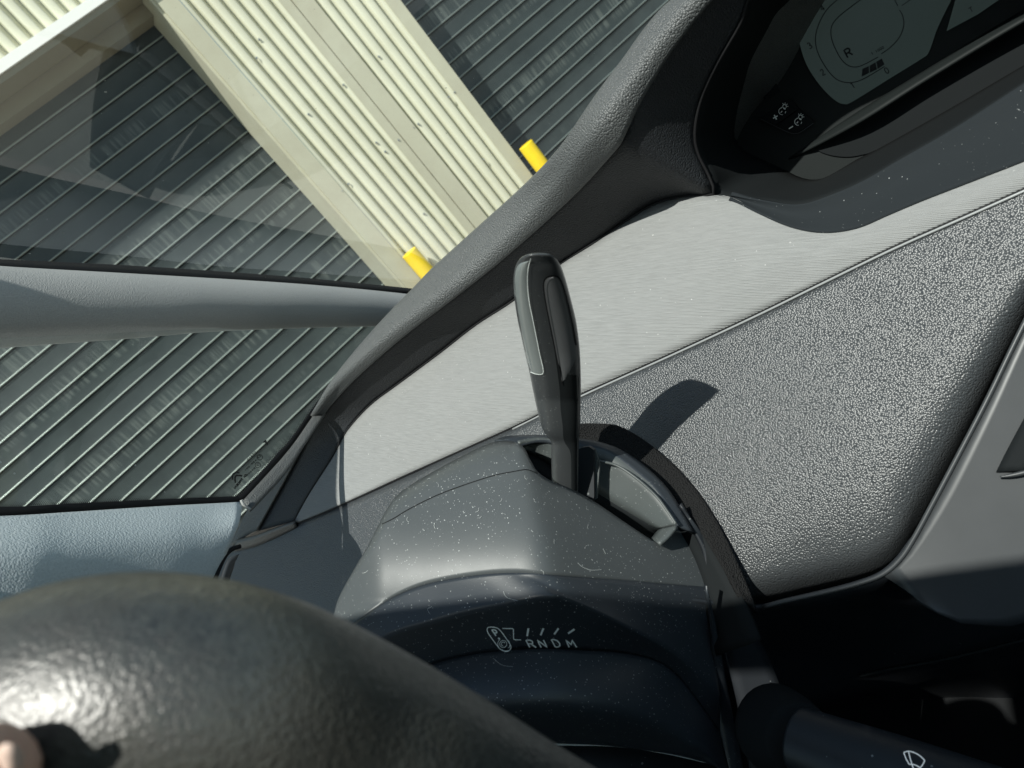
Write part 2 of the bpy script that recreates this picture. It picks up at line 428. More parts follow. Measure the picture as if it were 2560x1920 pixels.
mesh('corrugated_sheet', *ribs(.067, .421, G0, TOP, .0768, .156, .042, .004), M['cream'], wall, True)
mesh('corner_trim', *merge([boxuv(-.644, -.545, G0, TOP, -.32, .012), boxuv(-.66, -.6445, G0, TOP, -.32, -.01)]), M['cream_trim'], wall, False)
mesh('corner_trim', *boxuv(.421, .505, G0, TOP, -.32, .010), M['cream_trim'], wall, False)
mesh('cover_strip', *boxuv(-.103, -.046, G0, TOP, -.32, .008), M['cream_trim'], wall, False)
mesh('cover_strip', *boxuv(-.040, .067, G0, TOP, -.32, .012), M['cream_trim'], wall, False)
mesh('joint_seal', *merge([boxuv(-.046, -.040, G0, TOP, -.32, -.004), boxuv(-.5449, -.5412, G0, TOP, -.32, -.004)]), M['joint'], wall, False)
def screw(u, v_):
    vs_, fs = [], []; s = 10
    for rr, w_ in ((.007, .004), (.007, .009), (.0045, .0095), (.0045, .014), (.001, .0145)):
        for k_ in range(s): an = 2 * math.pi * k_ / s; vs_.append(W(u + rr * math.cos(an), v_ + rr * math.sin(an), w_))
    for i in range(4):
        for k_ in range(s): fs.append((i * s + k_, i * s + (k_ + 1) % s, (i + 1) * s + (k_ + 1) % s, (i + 1) * s + k_))
    return mesh('screw', vs_, fs, M['screw'], wall, False)
for u, v_ in [(-.34, .884), (-.403, .428), (-.122, .432), (.167, .429), (.097, -.005), (.056, -.003), (-.071, 0), (-.185, 0), (-.192, .071),
              (-.248, -.425), (.298, -.424), (.422, -.002), (.371, -.002), (-.493, -.003), (-.553, -.01), (-.421, .819)]: screw(u, v_)
# lintel over the left door, with ribbed wall above
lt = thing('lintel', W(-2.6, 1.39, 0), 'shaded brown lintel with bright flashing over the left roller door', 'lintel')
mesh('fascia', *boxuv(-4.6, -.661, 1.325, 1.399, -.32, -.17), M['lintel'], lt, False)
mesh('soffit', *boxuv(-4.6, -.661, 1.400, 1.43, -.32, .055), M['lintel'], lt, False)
mesh('flashing', *boxuv(-4.6, -.661, 1.431, 1.480, -.02, .07), M['flash'], lt, False)
mesh('upper_sheet', *ribs(-4.6, -.661, 1.481, TOP, .0735, -.952, .042, .012), M['cream'], lt, True)
lt2 = thing('lintel', W(2.6, 1.39, 0), 'cream lintel over the right roller door, above the dashboard hood', 'lintel')
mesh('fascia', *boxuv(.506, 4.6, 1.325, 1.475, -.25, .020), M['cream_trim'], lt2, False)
mesh('upper_sheet', *ribs(.506, 4.6, 1.476, TOP, .0735, .6, .018, .012), M['cream'], lt2, False)
def bollard(u, label, w_):
    t = thing('bollard', W(u, 0, w_), label, 'bollard', 'yellow bollards in front of the building'); t.location.z = 0
    c = W(u, 0, w_); h = CAMZ - .525; rr = .052; vs_, fs = [], []; s = 28
    for a, z in ((rr, 0), (rr, h - .004), (rr - .004, h), (.001, h)):
        for k_ in range(s): an = 2 * math.pi * k_ / s; vs_.append(Vector((c.x + a * math.cos(an), c.y + a * math.sin(an), z)))
    for i in range(3):
        for k_ in range(s): fs.append((i * s + k_, i * s + (k_ + 1) % s, (i + 1) * s + (k_ + 1) % s, (i + 1) * s + k_))
    o = mesh('post', vs_, fs, M['yellow'], t, True); md = o.modifiers.new('e', 'EDGE_SPLIT'); md.split_angle = R(40)
    vs_, fs = [], []
    for a, z in ((rr + .05, .0), (rr + .05, .012), (rr + .001, .012)):
        for k_ in range(s): an = 2 * math.pi * k_ / s; vs_.append(Vector((c.x + a * math.cos(an), c.y + a * math.sin(an), z)))
    for i in range(2):
        for k_ in range(s): fs.append((i * s + k_, i * s + (k_ + 1) % s, (i + 1) * s + (k_ + 1) % s, (i + 1) * s + k_))
    mesh('base_plate', vs_, fs, M['yellow'], t, False)
bollard(-.5035, 'yellow steel bollard in front of the cream wall left trim', .075)
bollard(.566, 'yellow steel bollard at the edge of the right roller door', .075)

# =================================================================== CAR: dashboard
DA = plane((0, -.6, .8), 1480, 980, .62)                  # pale band
DB = plane((0, -.65, .76), 1480, 985, .622)               # pebbled panel
dash = thing('dashboard', C(-.1, .45, -.35), 'dark car dashboard with a pale fabric band and pebbled lower panel', 'dashboard')
band_top = [(735, 1301), (770, 1238), (833, 1139), (868, 1076), (926, 1012), (995, 960), (1100, 882), (1190, 812), (1285, 750), (1396, 663), (1483, 608),
            (1569, 550), (1639, 509), (1720, 489), (1783, 488), (1830, 493), (1888, 524), (1974, 563), (2032, 577), (2090, 577), (2148, 565), (2264, 515), (2380, 469), (2560, 399), (2760, 318)]
band_bot = [(737, 1308), (800, 1283), (868, 1253), (1000, 1192), (1071, 1160), (1280, 1066), (1390, 1011), (1452, 983), (1500, 961), (1700, 871), (1893, 781), (2060, 699), (2229, 617), (2400, 541), (2560, 470), (2760, 380)]
def bulge(c, k_): return [(x, y, d - k_) for x, y, d in c]
bt, bb = depths(band_top, DA), depths(band_bot, DA)
rt, rb = resample(bt, 140), resample(bb, 140)
mid = [((a[0] + b[0]) / 2, (a[1] + b[1]) / 2, (a[2] + b[2]) / 2 - .006) for a, b in zip(rt, rb)]
rows = []
for i in range(17):
    t = i / 16; rows.append([P(*(tuple(x + (y - x) * t for x, y in zip(a[:2], b[:2])) + (a[2] + (b[2] - a[2]) * t - .010 * math.sin(math.pi * t) * min(1, math.dist(a[:2], b[:2]) / 300),))) for a, b in zip(rt, rb)])
band = grid('fabric_band', rows, M['fabric'], dash); band['label'] = 'pale grey corded fabric band'
# ridge / seam below the band
seam = [(x + 2, y + 7, DB(x, y + 6) - .001) for x, y in band_bot]
tube('seam_ridge', [P(*q) for q in resample(seam[5:], 90)], .0009, M['ridge'], dash, 8)
tube('seam_gap', [P(x, y - 5, d + .0012) for x, y, d in resample(seam, 120)], .0016, M['black'], dash, 8)
# pebbled panel
pt = [(560, 1352), (640, 1346), (700, 1330), (737, 1312), (868, 1259), (1071, 1166), (1280, 1072), (1390, 1017), (1500, 967), (1700, 877), (1893, 787), (2060, 705), (2229, 623), (2400, 547), (2560, 476), (2760, 386)]
pb = [(470, 1600), (560, 1720), (700, 1800), (900, 1800), (1150, 1750), (1400, 1700), (1600, 1600), (1760, 1540), (1859, 1514), (1950, 1500), (2079, 1472), (2200, 1440), (2264, 1390), (2318, 1292), (2437, 1070), (2570, 805), (2720, 520)]
a, b = resample(depths(pt, DB), 120), resample(depths(pb, DB), 120)
rows = []
for i in range(33):
    t = i / 32; row = []
    for j, (p, q) in enumerate(zip(a, b)):
        x, y = p[0] + (q[0] - p[0]) * t, p[1] + (q[1] - p[1]) * t; e = max(0, t - .90) / .10
        wgt = max(0, min(1, (x - 1600) / 400)); e3 = max(0, t - .45) / .55; row.append(P(x, y, DB(x, y) + .024 * e3 ** 3 * wgt + .026 * e * e * wgt * (.6 if x > 2300 else 1)))
    rows.append(row)
grid('pebbled_panel', rows, M['grain'], dash)
# hood: outer lip, crest, inner face
face_bot = [(735, 1303), (770, 1238), (833, 1139), (868, 1076), (926, 1012), (995, 960), (1100, 882), (1190, 812), (1285, 750), (1396, 663), (1483, 608), (1569, 550),
            (1639, 509), (1720, 489), (1783, 486)]
V0 = P(1790, 484, DA(1790, 484))
def DR(x, y): return on((0, -1, .12), V0, x, y) + .004
rim_l = [(1783, 486), (1772, 440), (1745, 385), (1737, 330), (1752, 250), (1790, 165), (1850, 60), (1900, -50), (2100, -230), (2400, -420), (2800, -620)]
crest = [(631, 1332), (694, 1215), (747, 1110), (770, 1064), (810, 1006), (868, 949), (984, 804), (1115, 744), (1198, 657), (1265, 598), (1357, 515), (1419, 440), (1494, 336), (1529, 260), (1604, 168), (1660, 80), (1772, -10), (1960, -230), (2200, -470), (2600, -820)]
crest = [(631, 1332), (694, 1215), (747, 1110), (780, 1050), (820, 992), (880, 925), (984, 832), (1100, 742), (1198, 664), (1265, 604), (1357, 515), (1425, 440), (1490, 345), (1540, 262), (1610, 165), (1670, 85), (1772, -30), (1960, -190), (2250, -390), (2750, -680)]
fb = resample(depths(face_bot, lambda x, y: DA(x, y) + .001) + depths(rim_l[1:], DR), 150)
cr0 = resample([c + (0,) for c in crest], 150)
nf = (0, -.86, -.5)
cr = []
for ii, (p, q) in enumerate(zip(fb, cr0)):
    e_ = max(0, min(1, (ii - 95) / 15)); nf = (0, -.86 + .26 * e_, -.5 - .3 * e_); P3 = P(*p); cr.append((q[0], q[1], on(nf, P3, q[0], q[1])))
for i_ in range(14):
    x_, y_, d_ = cr[i_]; k_ = i_ / 14; cr[i_] = (x_, y_, (DB(x_, y_) - .003) * (1 - k_) + d_ * k_)
cs = [c[2] for c in cr]                                    # smooth the crest depth
for _ in range(30): cs = [cs[0]] + [(cs[i - 1] + cs[i] * 2 + cs[i + 1]) / 4 for i in range(1, len(cs) - 1)] + [cs[-1]]
cr = [(x, y, d) for (x, y, _d), d in zip(cr, cs)]
lip = [(573, 1372), (622, 1272), (650, 1225), (690, 1160), (729, 1099), (775, 1042), (828, 960), (880, 891), (943, 816), (1030, 725), (1076, 677), (1192, 573), (1280, 495), (1361, 417), (1419, 347), (1483, 255), (1520, 205), (1562, 150), (1600, 95), (1650, 35), (1724, -30), (1900, -240), (2120, -480), (2500, -850)]
l0 = resample([c + (0,) for c in lip], 150)
nl = (0, -.42, .9)
lp = [(q[0], q[1], on(nl, P(*p), q[0], q[1])) for p, q in zip(cr, l0)]
ds = [c[2] for c in lp]
for _ in range(30): ds = [ds[0]] + [(ds[i - 1] + ds[i] * 2 + ds[i + 1]) / 4 for i in range(1, len(ds) - 1)] + [ds[-1]]
lp = [(x, y, min(max(d, c[2] + .004), c[2] + .09)) for (x, y, _d), d, c in zip(lp, ds, cr)]
rows_top, rows_face = [], []
fbW, crW, lpW = [P(*p) for p in fb], [P(*p) for p in cr], [P(*p) for p in lp]
backW = [p + cv(0, .05, -.03) for p in lpW]; back2 = [p + cv(0, .12, -.14) for p in lpW]
def bez(a, b, c, t): return a * (1 - t) ** 2 + b * 2 * t * (1 - t) + c * t * t
# crest is rounded: blend lip->crest->face with a short bezier at the crest
lA = [c + (l_ - c) * .22 for c, l_ in zip(crW, lpW)]; fA = [c + (q - c) * .16 for c, q in zip(crW, fbW)]
for t in (0, .5): rows_top.append([a_ + (b_ - a_) * t for a_, b_ in zip(back2, backW)])
for i in range(5): rows_top.append([bez(backW[j], lpW[j] + cv(0, .012, .001), lpW[j] + (crW[j] - lpW[j]) * .15, i / 4) for j in range(151)])
for i in range(1, 5): rows_top.append([lpW[j] + (crW[j] - lpW[j]) * .15 + (lA[j] - (lpW[j] + (crW[j] - lpW[j]) * .15)) * i / 5 for j in range(151)])
for i in range(9): rows_top.append([bez(lA[j], crW[j], fA[j], i / 8) for j in range(151)])
grid('hood_top', rows_top, M['hood'], dash, .004)
inner = grid('hood_inner_face', [[a_ + (b_ - a_) * i / 8 for a_, b_ in zip(fA, fbW)] for i in range(9)], M['face'], dash, .004)
patch('panel_corner', [[(590, 1352, DB(590, 1352) - .022), (637, 1341, DB(637, 1341) - .022), (690, 1322, DB(690, 1322) - .020), (737, 1305, DB(737, 1305) - .012)], [(585, 1380, DB(585, 1380) - .002), (640, 1366, DB(640, 1366) - .002), (700, 1340, DB(700, 1340) - .002), (742, 1318, DB(742, 1318) - .002)]], M['grain'], dash, 20, 3)
# black line between face and fabric
tube('band_gap', [P(x, y, d - .001) for x, y, d in fb[:98]], .0013, M['black'], dash, 8)
# instrument recess
tray_in = [(1783, 486), (1830, 492), (1880, 500), (1917, 503), (1974, 512), (2032, 503), (2148, 457), (2264, 390), (2380, 324), (2560, 208), (2760, 80)]
ti = depths(tray_in, lambda x, y: DA(x, y) + .004)
bez_edge = [(2800, -420), (2300, -230), (2060, -60), (1990, 20), (1955, 60), (1905, 150), (1882, 203), (1852, 280), (1835, 344), (1848, 372), (1889, 396), (1962, 430), (1998, 447), (2034, 453), (2070, 443), (2143, 400), (2200, 371), (2380, 270), (2560, 165), (2760, 50)]
DZ = plane((.0, -.93, .37), 2070, 441, .62)
rim_all = list(reversed(depths(rim_l, DR))) + ti[1:]
patch('recess_wall', [rim_all, [(x + (2300 - x) * .012, y + (120 - y) * .012, DZ(x, y) - .0005) for x, y in bez_edge]], M['pit'], dash, 140, 6)
# tray lip between the recess and the band
tray_out = [(1826, 492), (1860, 512), (1888, 526), (1974, 564), (2032, 578), (2090, 578), (2148, 566), (2264, 516), (2380, 470), (2560, 400), (2760, 319)]
to = depths(tray_out, lambda x, y: DA(x, y) - .002)
ti2 = depths([(1826, 489)] + tray_in[2:], lambda x, y: DA(x, y) + .002)
tm = [((a_[0] + b_[0]) / 2, (a_[1] + b_[1]) / 2, (a_[2] + b_[2]) / 2 + .004) for a_, b_ in zip(resample(ti2, 12), resample(to, 12))]
patch('tray_lip', [resample(ti2, 12), tm, resample(to, 12)], M['tray'], dash, 90, 6, smooth=True)
# cluster
bz = patch('cluster_bezel', [depths(bez_edge[:10], DZ), depths(list(reversed(bez_edge[10:])), DZ)], M['bezel'], dash, 40, 14, thick=0)
def flat_poly(name, pts, D, m_, parent, lift=.001, thick=.002):
    """a filled flat piece on a surface, with rounded outline given in px"""
    q = [P(x, y, D(x, y)) for x, y in pts]; q = [v_ + (O - v_).normalized() * lift for v_ in q]
    bm = bmesh.new(); L = world_loc(parent); vv = [bm.verts.new(v_ - L) for v_ in q]; fc = bm.faces.new(vv)
    bm.normal_update()
    if fc.normal.dot(O - q[0]) < 0: fc.normal_flip()
    bmesh.ops.triangulate(bm, faces=[fc]); me = bpy.data.meshes.new(name); bm.to_mesh(me); bm.free(); me.materials.append(m_)
    o = bpy.data.objects.new(name, me); COL.objects.link(o); o.parent = parent
    if thick: md = o.modifiers.new('thickness', 'SOLIDIFY'); md.thickness = thick; md.offset = -1
    return o
def S5(x, y): return (1860 + .3165 * x, .3165 * y)
def curve(pts, n=6):
    return [cat([tuple(map(float, p)) for p in pts], i / (n * (len(pts) - 1))) for i in range(n * (len(pts) - 1) + 1)]
lcd_pts = curve([S5(*p) for p in ((620, -20), (520, 70), (440, 140), (420, 190), (430, 300), (480, 480), (560, 620), (650, 730), (730, 800), (790, 822), (860, 800), (1150, 620), (1400, 465), (1460, 410), (1520, 240), (1590, 90), (1640, -10), (1700, -160))], 5)
lcd_pts += [S5(1700, -500), S5(1000, -400)]
lcd = flat_poly('display_panel', lcd_pts, DZ, M['lcd'], dash, .002, .002); lcd['label'] = 'dark teal instrument display reading R'
lcd2 = flat_poly('display_panel', [S5(*p) for p in ((1670, 0), (1600, 245), (1850, 110), (2010, 0), (2212, -150), (2212, -500), (1800, -400))], DZ, M['lcd'], dash, .002, .002)
ledge = patch('bezel_ledge', [[(*S5(350, 1250), DZ(*S5(350, 1250)) - .001), (*S5(900, 880), DZ(*S5(900, 880)) - .004), (*S5(1450, 540), DZ(*S5(1450, 540)) - .004), (*S5(2212, 75), DZ(*S5(2212, 75)) - .004), (*S5(2900, -300), DZ(*S5(2900, -300)) - .004)],
                              [(*S5(352, 1256), DZ(*S5(352, 1256)) - .001), (*S5(900, 960), DZ(*S5(900, 960)) - .014), (*S5(1450, 610), DZ(*S5(1450, 610)) - .014), (*S5(2212, 150), DZ(*S5(2212, 150)) - .014), (*S5(2900, -220), DZ(*S5(2900, -220)) - .014)]], M['bezel'], dash, 30, 3)
flat_poly('lower_pocket', curve([S5(*p) for p in ((530, 1155), (620, 1205), (720, 1232), (830, 1238), (930, 1222), (1050, 1180), (1500, 940), (2212, 530), (2500, 370), (2500, 10), (2212, 170), (1450, 630), (900, 975), (530, 1155))], 4), DZ, M['pit'], dash, .0015, .002)
# buttons
bt_o = thing('dimmer_buttons', P(1960, 290, DZ(1960, 290)), 'small black plus and minus dimmer buttons beside the instrument display', 'buttons')
def S12(x, y): return (1600 + .3617 * x, .3617 * y)
up = flat_poly('button', [S12(*p) for p in ((830, 815), (1000, 692), (1030, 682), (1055, 690), (1095, 750), (935, 866))], DZ, M['pit'], bt_o, .0035, .003)
dn = flat_poly('button', [S12(*p) for p in ((945, 872), (1103, 757), (1200, 832), (1195, 850), (1110, 905), (1070, 915), (1030, 908))], DZ, M['pit'], bt_o, .0035, .003)
ribbons('button_edge', [(curve([S12(*p) for p in ((835, 822), (935, 872), (1030, 916), (1075, 922), (1112, 911), (1200, 850))], 3), 1.6)], DZ, M['side'], bt_o, .004)
flat_poly('blank_button', [S12(*p) for p in ((835, 645), (925, 560), (940, 575), (968, 632), (860, 690))], DZ, M['pit'], dash, .002, .002)
def arc(cx_, cy_, r_, a0, a1, n=10): return [(cx_ + r_ * math.cos(R(a0 + (a1 - a0) * i / n)), cy_ + r_ * math.sin(R(a0 + (a1 - a0) * i / n))) for i in range(n + 1)]
def icon(ox, oy):
    L = []
    def q(pts, w_=1.5): L.append(([S12(ox + x, oy + y) for x, y in pts], w_))
    q(arc(-2, 34, 24, 80, 260)); q([(-12, 44), (-2, 32)], 2.2); q(arc(-2, 34, 24, -60, -30, 4)); q(arc(-2, 34, 24, 0, 35, 4))
    q(arc(14, 0, 13, 60, 400, 14)); q([(6, 12), (12, 20), (22, 16)])
    for a_ in (-120, -80, -40, 0, 160): q([(14 + 18 * math.cos(R(a_)), 18 * math.sin(R(a_))), (14 + 26 * math.cos(R(a_)), 26 * math.sin(R(a_)))], 1.4)
    return L
ribbons('dimmer_symbol', icon(985, 735) + [([S12(920, 818), S12(952, 800)], 3), ([S12(928, 794), S12(944, 826)], 3)], DZ, M['ink'], bt_o, .0045)
ribbons('dimmer_symbol', icon(1095, 808) + [([S12(1029, 890), S12(1058, 872)], 3)], DZ, M['ink'], bt_o, .0045)

# a small stroke alphabet (unit box, y up)
FONT = {
 'R': [[(0, 0), (0, 1), (.45, 1), (.62, .9), (.66, .75), (.6, .6), (.45, .5), (0, .5)], [(.38, .5), (.72, 0)]],
 'N': [[(0, 0), (0, 1), (.72, 0), (.72, 1)]],
 'D': [[(0, 0), (0, 1), (.3, 1), (.6, .85), (.72, .5), (.6, .15), (.3, 0), (0, 0)]],
 'M': [[(0, 0), (.08, 1), (.42, .35), (.78, 1), (.86, 0)]],
 'P': [[(0, 0), (0, 1), (.42, 1), (.6, .9), (.64, .73), (.58, .57), (.42, .48), (0, .48)]],
 'C': [[(.68, .85), (.5, .98), (.3, 1), (.1, .82), (0, .5), (.1, .18), (.3, 0), (.5, .02), (.68, .15)]],
 'I': [[(.1, 0), (.1, 1)]], 'T': [[(0, 1), (.66, 1)], [(.33, 1), (.33, 0)]],
 'O': [[(.35, 1), (.1, .85), (0, .5), (.1, .15), (.35, 0), (.6, .15), (.7, .5), (.6, .85), (.35, 1)]],
 'E': [[(.6, 1), (0, 1), (0, 0), (.6, 0)], [(0, .5), (.5, .5)]],
 '0': [[(.3, 1), (.08, .85), (0, .5), (.08, .15), (.3, 0), (.52, .15), (.6, .5), (.52, .85), (.3, 1)]],
 '1': [[(.1, .78), (.32, 1), (.32, 0)]],
 '2': [[(.04, .8), (.2, .98), (.42, .96), (.56, .76), (.48, .55), (0, 0), (.6, 0)]],
 '3': [[(.05, .9), (.28, 1), (.52, .88), (.52, .65), (.25, .53), (.54, .42), (.56, .14), (.3, 0), (.02, .1)]],
 '4': [[(.45, 0), (.45, 1), (0, .3), (.62, .3)]], '5': [[(.55, 1), (.1, 1), (.05, .55), (.35, .62), (.56, .4), (.5, .12), (.25, 0), (.02, .08)]],
 '6': [[(.5, .95), (.15, .7), (0, .35), (.1, .05), (.35, 0), (.56, .15), (.52, .42), (.3, .52), (.05, .4)]], '7': [[(0, 1), (.6, 1), (.2, 0)]], '-': [[(.05, .5), (.45, .5)]], ' ': []}
def write(txt, ox, oy, ex, ey, w_, adv=.95):
    """letters in px: origin, baseline vector per em height, up vector"""
    L = []; x0 = 0
    for ch in txt:
        for st in FONT[ch]:
            pts = [(ox + ex[0] * (x0 + x) + ey[0] * y, oy + ex[1] * (x0 + x) + ey[1] * y) for x, y in st]
            fine = []
            for a_, b_ in zip(pts, pts[1:]): fine += [(a_[0] + (b_[0] - a_[0]) * t / 3, a_[1] + (b_[1] - a_[1]) * t / 3) for t in range(3)]
            L.append((fine + [pts[-1]], w_))
        x0 += adv
    return L
# display graphics
L = []
def s5(pts, w_=1.3, n=5): L.append((curve([S5(*p) for p in pts], n), w_))
s5(((760, -20), (660, 70), (595, 180), (565, 290), (575, 390), (620, 490), (690, 590), (760, 640), (850, 652), (950, 620), (1110, 525)))
s5(((930, -10), (850, 50), (750, 130), (695, 200), (688, 280), (715, 370), (770, 470), (830, 520), (890, 528), (950, 508), (1060, 450)))
s5(((1085, 425), (1160, 370), (1230, 290), (1262, 200), (1255, 130), (1230, 80)))
s5(((1190, 0), (1215, 45))); s5(((1245, 45), (1340, -20)), 1.1)
ex, ey = (38 * .3165, -23 * .3165), (-26 * .3165, -42 * .3165)
L += write('R', *S5(820, 455), (55 * .3165, -32 * .3165), (-30 * .3165, -58 * .3165), 2.6)
for ch, x, y in (('3', 520, 388), ('2', 622, 598), ('1', 860, 702), ('0', 1128, 585), ('4', 618, 90)): L += write(ch, *S5(x, y), ex, ey, 1.4)
L += write('1', *S5(1010, 436), (26 * .3165, -16 * .3165), (-9 * .3165, -18 * .3165), 1.0) + write('1000', *S5(1045, 418), (18 * .3165, -11 * .3165), (-9 * .3165, -18 * .3165), .9)
ribbons('display_graphics', write('T', *S5(1790, 100), (40 * .3165, -24 * .3165), (-18 * .3165, -32 * .3165), 1.2), DZ, M['ink_black'], lcd2, .0030, 1.6)
ribbons('display_graphics', L, DZ, M['ink_black'], lcd, .0030, 1.6)
flat_poly('rev_bar', [S5(*p) for p in ((935, 545), (985, 522), (988, 575), (930, 605))], DZ, M['ink_black'], lcd, .0029, 0)
flat_poly('rev_bar', [S5(*p) for p in ((992, 520), (1038, 492), (1050, 548), (995, 574))], DZ, M['ink_black'], lcd, .0029, 0)
flat_poly('rev_bar', [S5(*p) for p in ((1045, 488), (1088, 462), (1110, 508), (1056, 545))], DZ, M['ink_black'], lcd, .0029, 0)
# right hand satin trim and dark knee panel
bead = [(1908, 1518), (1960, 1504), (2079, 1477), (2150, 1458), (2206, 1436), (2250, 1398), (2285, 1345), (2330, 1262), (2400, 1130), (2470, 995), (2540, 850), (2640, 650)]
DC = plane((.0, -.93, .37), 2206, 1440, .408)
bd = [(x, y, min(DB(x, y) + .004, DB(x, y) + .004)) for x, y in bead]
tube('panel_edge_bead', [P(*q) for q in resample(bd, 80)], .0015, M['side'], dash, 10)
s_in = resample([(x + 4, y + 4, DB(x, y) + .004) for x, y in bead[4:]], 20)
DS = plane((.25, -.75, .6), 2400, 1130, DB(2400, 1130) + .004)
s_out = resample([(2300, 1500, DS(2300, 1500)), (2420, 1560, DS(2420, 1560)), (2640, 1500, DS(2640, 1500)), (2760, 1000, DS(2760, 1000)), (2860, 700, DS(2860, 700))], 20)
rows = []
for i in range(13):
    t = i / 12; rows.append([P(*[a_ + (b_ - a_) * t for a_, b_ in zip(p, q)]) for p, q in zip(s_in, s_out)])
grid('centre_trim', rows, M['side'], dash)
patch('trim_groove_shade', [[(2590, 990, DS(2590, 990) - .0012), (2520, 1120, DS(2520, 1120) - .0012), (2490, 1180, DS(2490, 1180) - .0012)], [(2660, 1030, DS(2660, 1030) - .002), (2600, 1130, DS(2600, 1130) - .004), (2560, 1176, DS(2560, 1176) - .004)]], M['pit'], dash, 10, 3)  # black sheet laid on the trim as the pocket's shade
tube('groove_edge', [P(x, y, DS(x, y) - .003) for x, y in ((2500, 1192), (2530, 1188), (2570, 1178), (2640, 1150))], [.0004, .0012, .0016, .0016], M['side'], dash, 8, 12)
kn_top = [(1700, 1500), (1860, 1520), (1908, 1521), (1960, 1508), (2079, 1481), (2150, 1462), (2206, 1440), (2250, 1402), (2290, 1350), (2345, 1300), (2480, 1330), (2640, 1250), (2800, 1150)]
def DKt(x, y): return (DB(x, y) if x < 2320 else DS(x, y)) + .006
DK = plane((0, -1, -.42), 2100, 1475, DB(2100, 1475) + .006)
kt = [(x, y, DKt(x, y)) for x, y in kn_top]
kt = [(x, y, DK(x, y) if x < 2000 else d) for x, y, d in kt]
km = [(1700, 1640), (1860, 1660), (2000, 1740), (2200, 1680), (2400, 1620), (2600, 1560), (2850, 1500)]
kb = [(1700, 2100), (1900, 2150), (2100, 2150), (2300, 2100), (2500, 2050), (2700, 2000), (2950, 1900)]
patch('knee_panel', [kt, [(x, y, DK(x, y) + .005) for x, y in km], [(x, y, DK(x, y) + .06) for x, y in kb]], M['smooth'], dash, 70, 8)
tube('knee_seam', [P(x, y, DK(x, y) - .001) for x, y in ((2150, 1690), (2230, 1672), (2330, 1655), (2450, 1628), (2560, 1600), (2700, 1570))], .0014, M['bezel'], dash, 8, 24)

# =================================================================== pillars and glass
XP = P(1036, 723, 1.05)
def DP(x, y): return on((1, 0, 0), XP, x, y)
def DP2(x, y): return on((1, -.12, 0), XP, x, y)
ap = thing('windshield_pillar', P(600, 760, DP(600, 760)), 'grey woven cloth pillar crossing between windshield and side glass', 'car pillar')
ptop = [(-500, 652), (-200, 645), (0, 664), (347, 684), (694, 705), (900, 722), (1050, 738), (1120, 745)]
pbot = [(-500, 915), (-200, 892), (0, 871), (347, 845), (521, 830), (760, 820), (937, 816), (1030, 812)]
a, b = resample(depths(ptop, DP), 60), resample(depths(pbot, DP), 60)
rows = []
for i in range(15):
    t = i / 14; th = math.pi * (t * .92 + .04)
    rows.append([P(p[0] + (q[0] - p[0]) * (.5 - .5 * math.cos(math.pi * t)), p[1] + (q[1] - p[1]) * (.5 - .5 * math.cos(math.pi * t)), (p[2] + (q[2] - p[2]) * t) - .030 * math.sin(math.pi * t)) for p, q in zip(a, b)])
grid('pillar_trim', rows, M['weave'], ap)
patch('glass_seal', [depths([(-500, 625), (-200, 640), (0, 648), (347, 665), (694, 689), (900, 708), (1036, 722), (1120, 735)], lambda x, y: DP(x, y) + .004), depths([(-500, 660), (-200, 655), (0, 669), (347, 688), (694, 707), (900, 722), (1046, 732), (1120, 742)], lambda x, y: DP(x, y) - .004)], M['black'], ap, 60, 2)
# windshield: contains the pillar line and the car's cross axis
pa, pbb = P(1036, 723, DP(1036, 723) + .006), P(0, 648, DP(0, 648) + .006)
dirp = (pbb - pa).normalized()
wsn = dirp.cross(Xc).normalized()
wbase = pa - dirp * .38
vs_, fs = [], []
for i in range(9):
    for j in range(9):
        t, s_ = i / 8, j / 8
        bow = -.0 * math.sin(math.pi * s_)
        vs_.append(wbase + dirp * (t * 1.9) + Xc * (s_ * 1.42))
for i in range(8):
    for j in range(8): fs.append((i * 9 + j, i * 9 + j + 1, (i + 1) * 9 + j + 1, (i + 1) * 9 + j))
ws = mesh('windshield', vs_, fs, M['windshield']); tag(ws, 'large clear windshield with dust specks above the dashboard', 'windshield')
# quarter glass
def DQ(x, y): return on((1, .05, -.06), XP - Xc * .012, x, y)
quart = thing('quarter_window', P(500, 1100, DQ(500, 1100)), 'small side quarter window below the pillar with a dotted black border', 'car window')
qp = [(-500, 870), (0, 840), (500, 815), (1060, 790), (1000, 830), (760, 1075), (690, 1165), (605, 1262), (0, 1300), (-500, 1330)]
q1 = resample(depths([(-500, 860), (0, 845), (500, 822), (1060, 795)], DQ), 20); q2 = resample(depths([(-500, 1320), (0, 1297), (300, 1282), (625, 1262)], DQ), 20)
patch('pane', [q1, q2], M['quarter'], quart, 20, 4, thick=0)
frt = [(-500, 1275), (0, 1267), (174, 1259), (405, 1248), (560, 1242), (590, 1240), (602, 1236), (640, 1195), (694, 1134), (729, 1096), (790, 1010), (850, 940)]
frb = [(-500, 1310), (0, 1291), (174, 1281), (405, 1266), (560, 1258), (600, 1256), (612, 1252), (652, 1209), (703, 1147), (737, 1105), (800, 1016), (860, 946)]
patch('border_band', [depths(frt, lambda x, y: DQ(x, y) - .002), depths(frb, lambda x, y: DQ(x, y) - .002)], M['black'], quart, 90, 2, arc=False, thick=.001)
vs_, fs = [], []
fr = resample([c + (0,) for c in frt[1:]], 190)
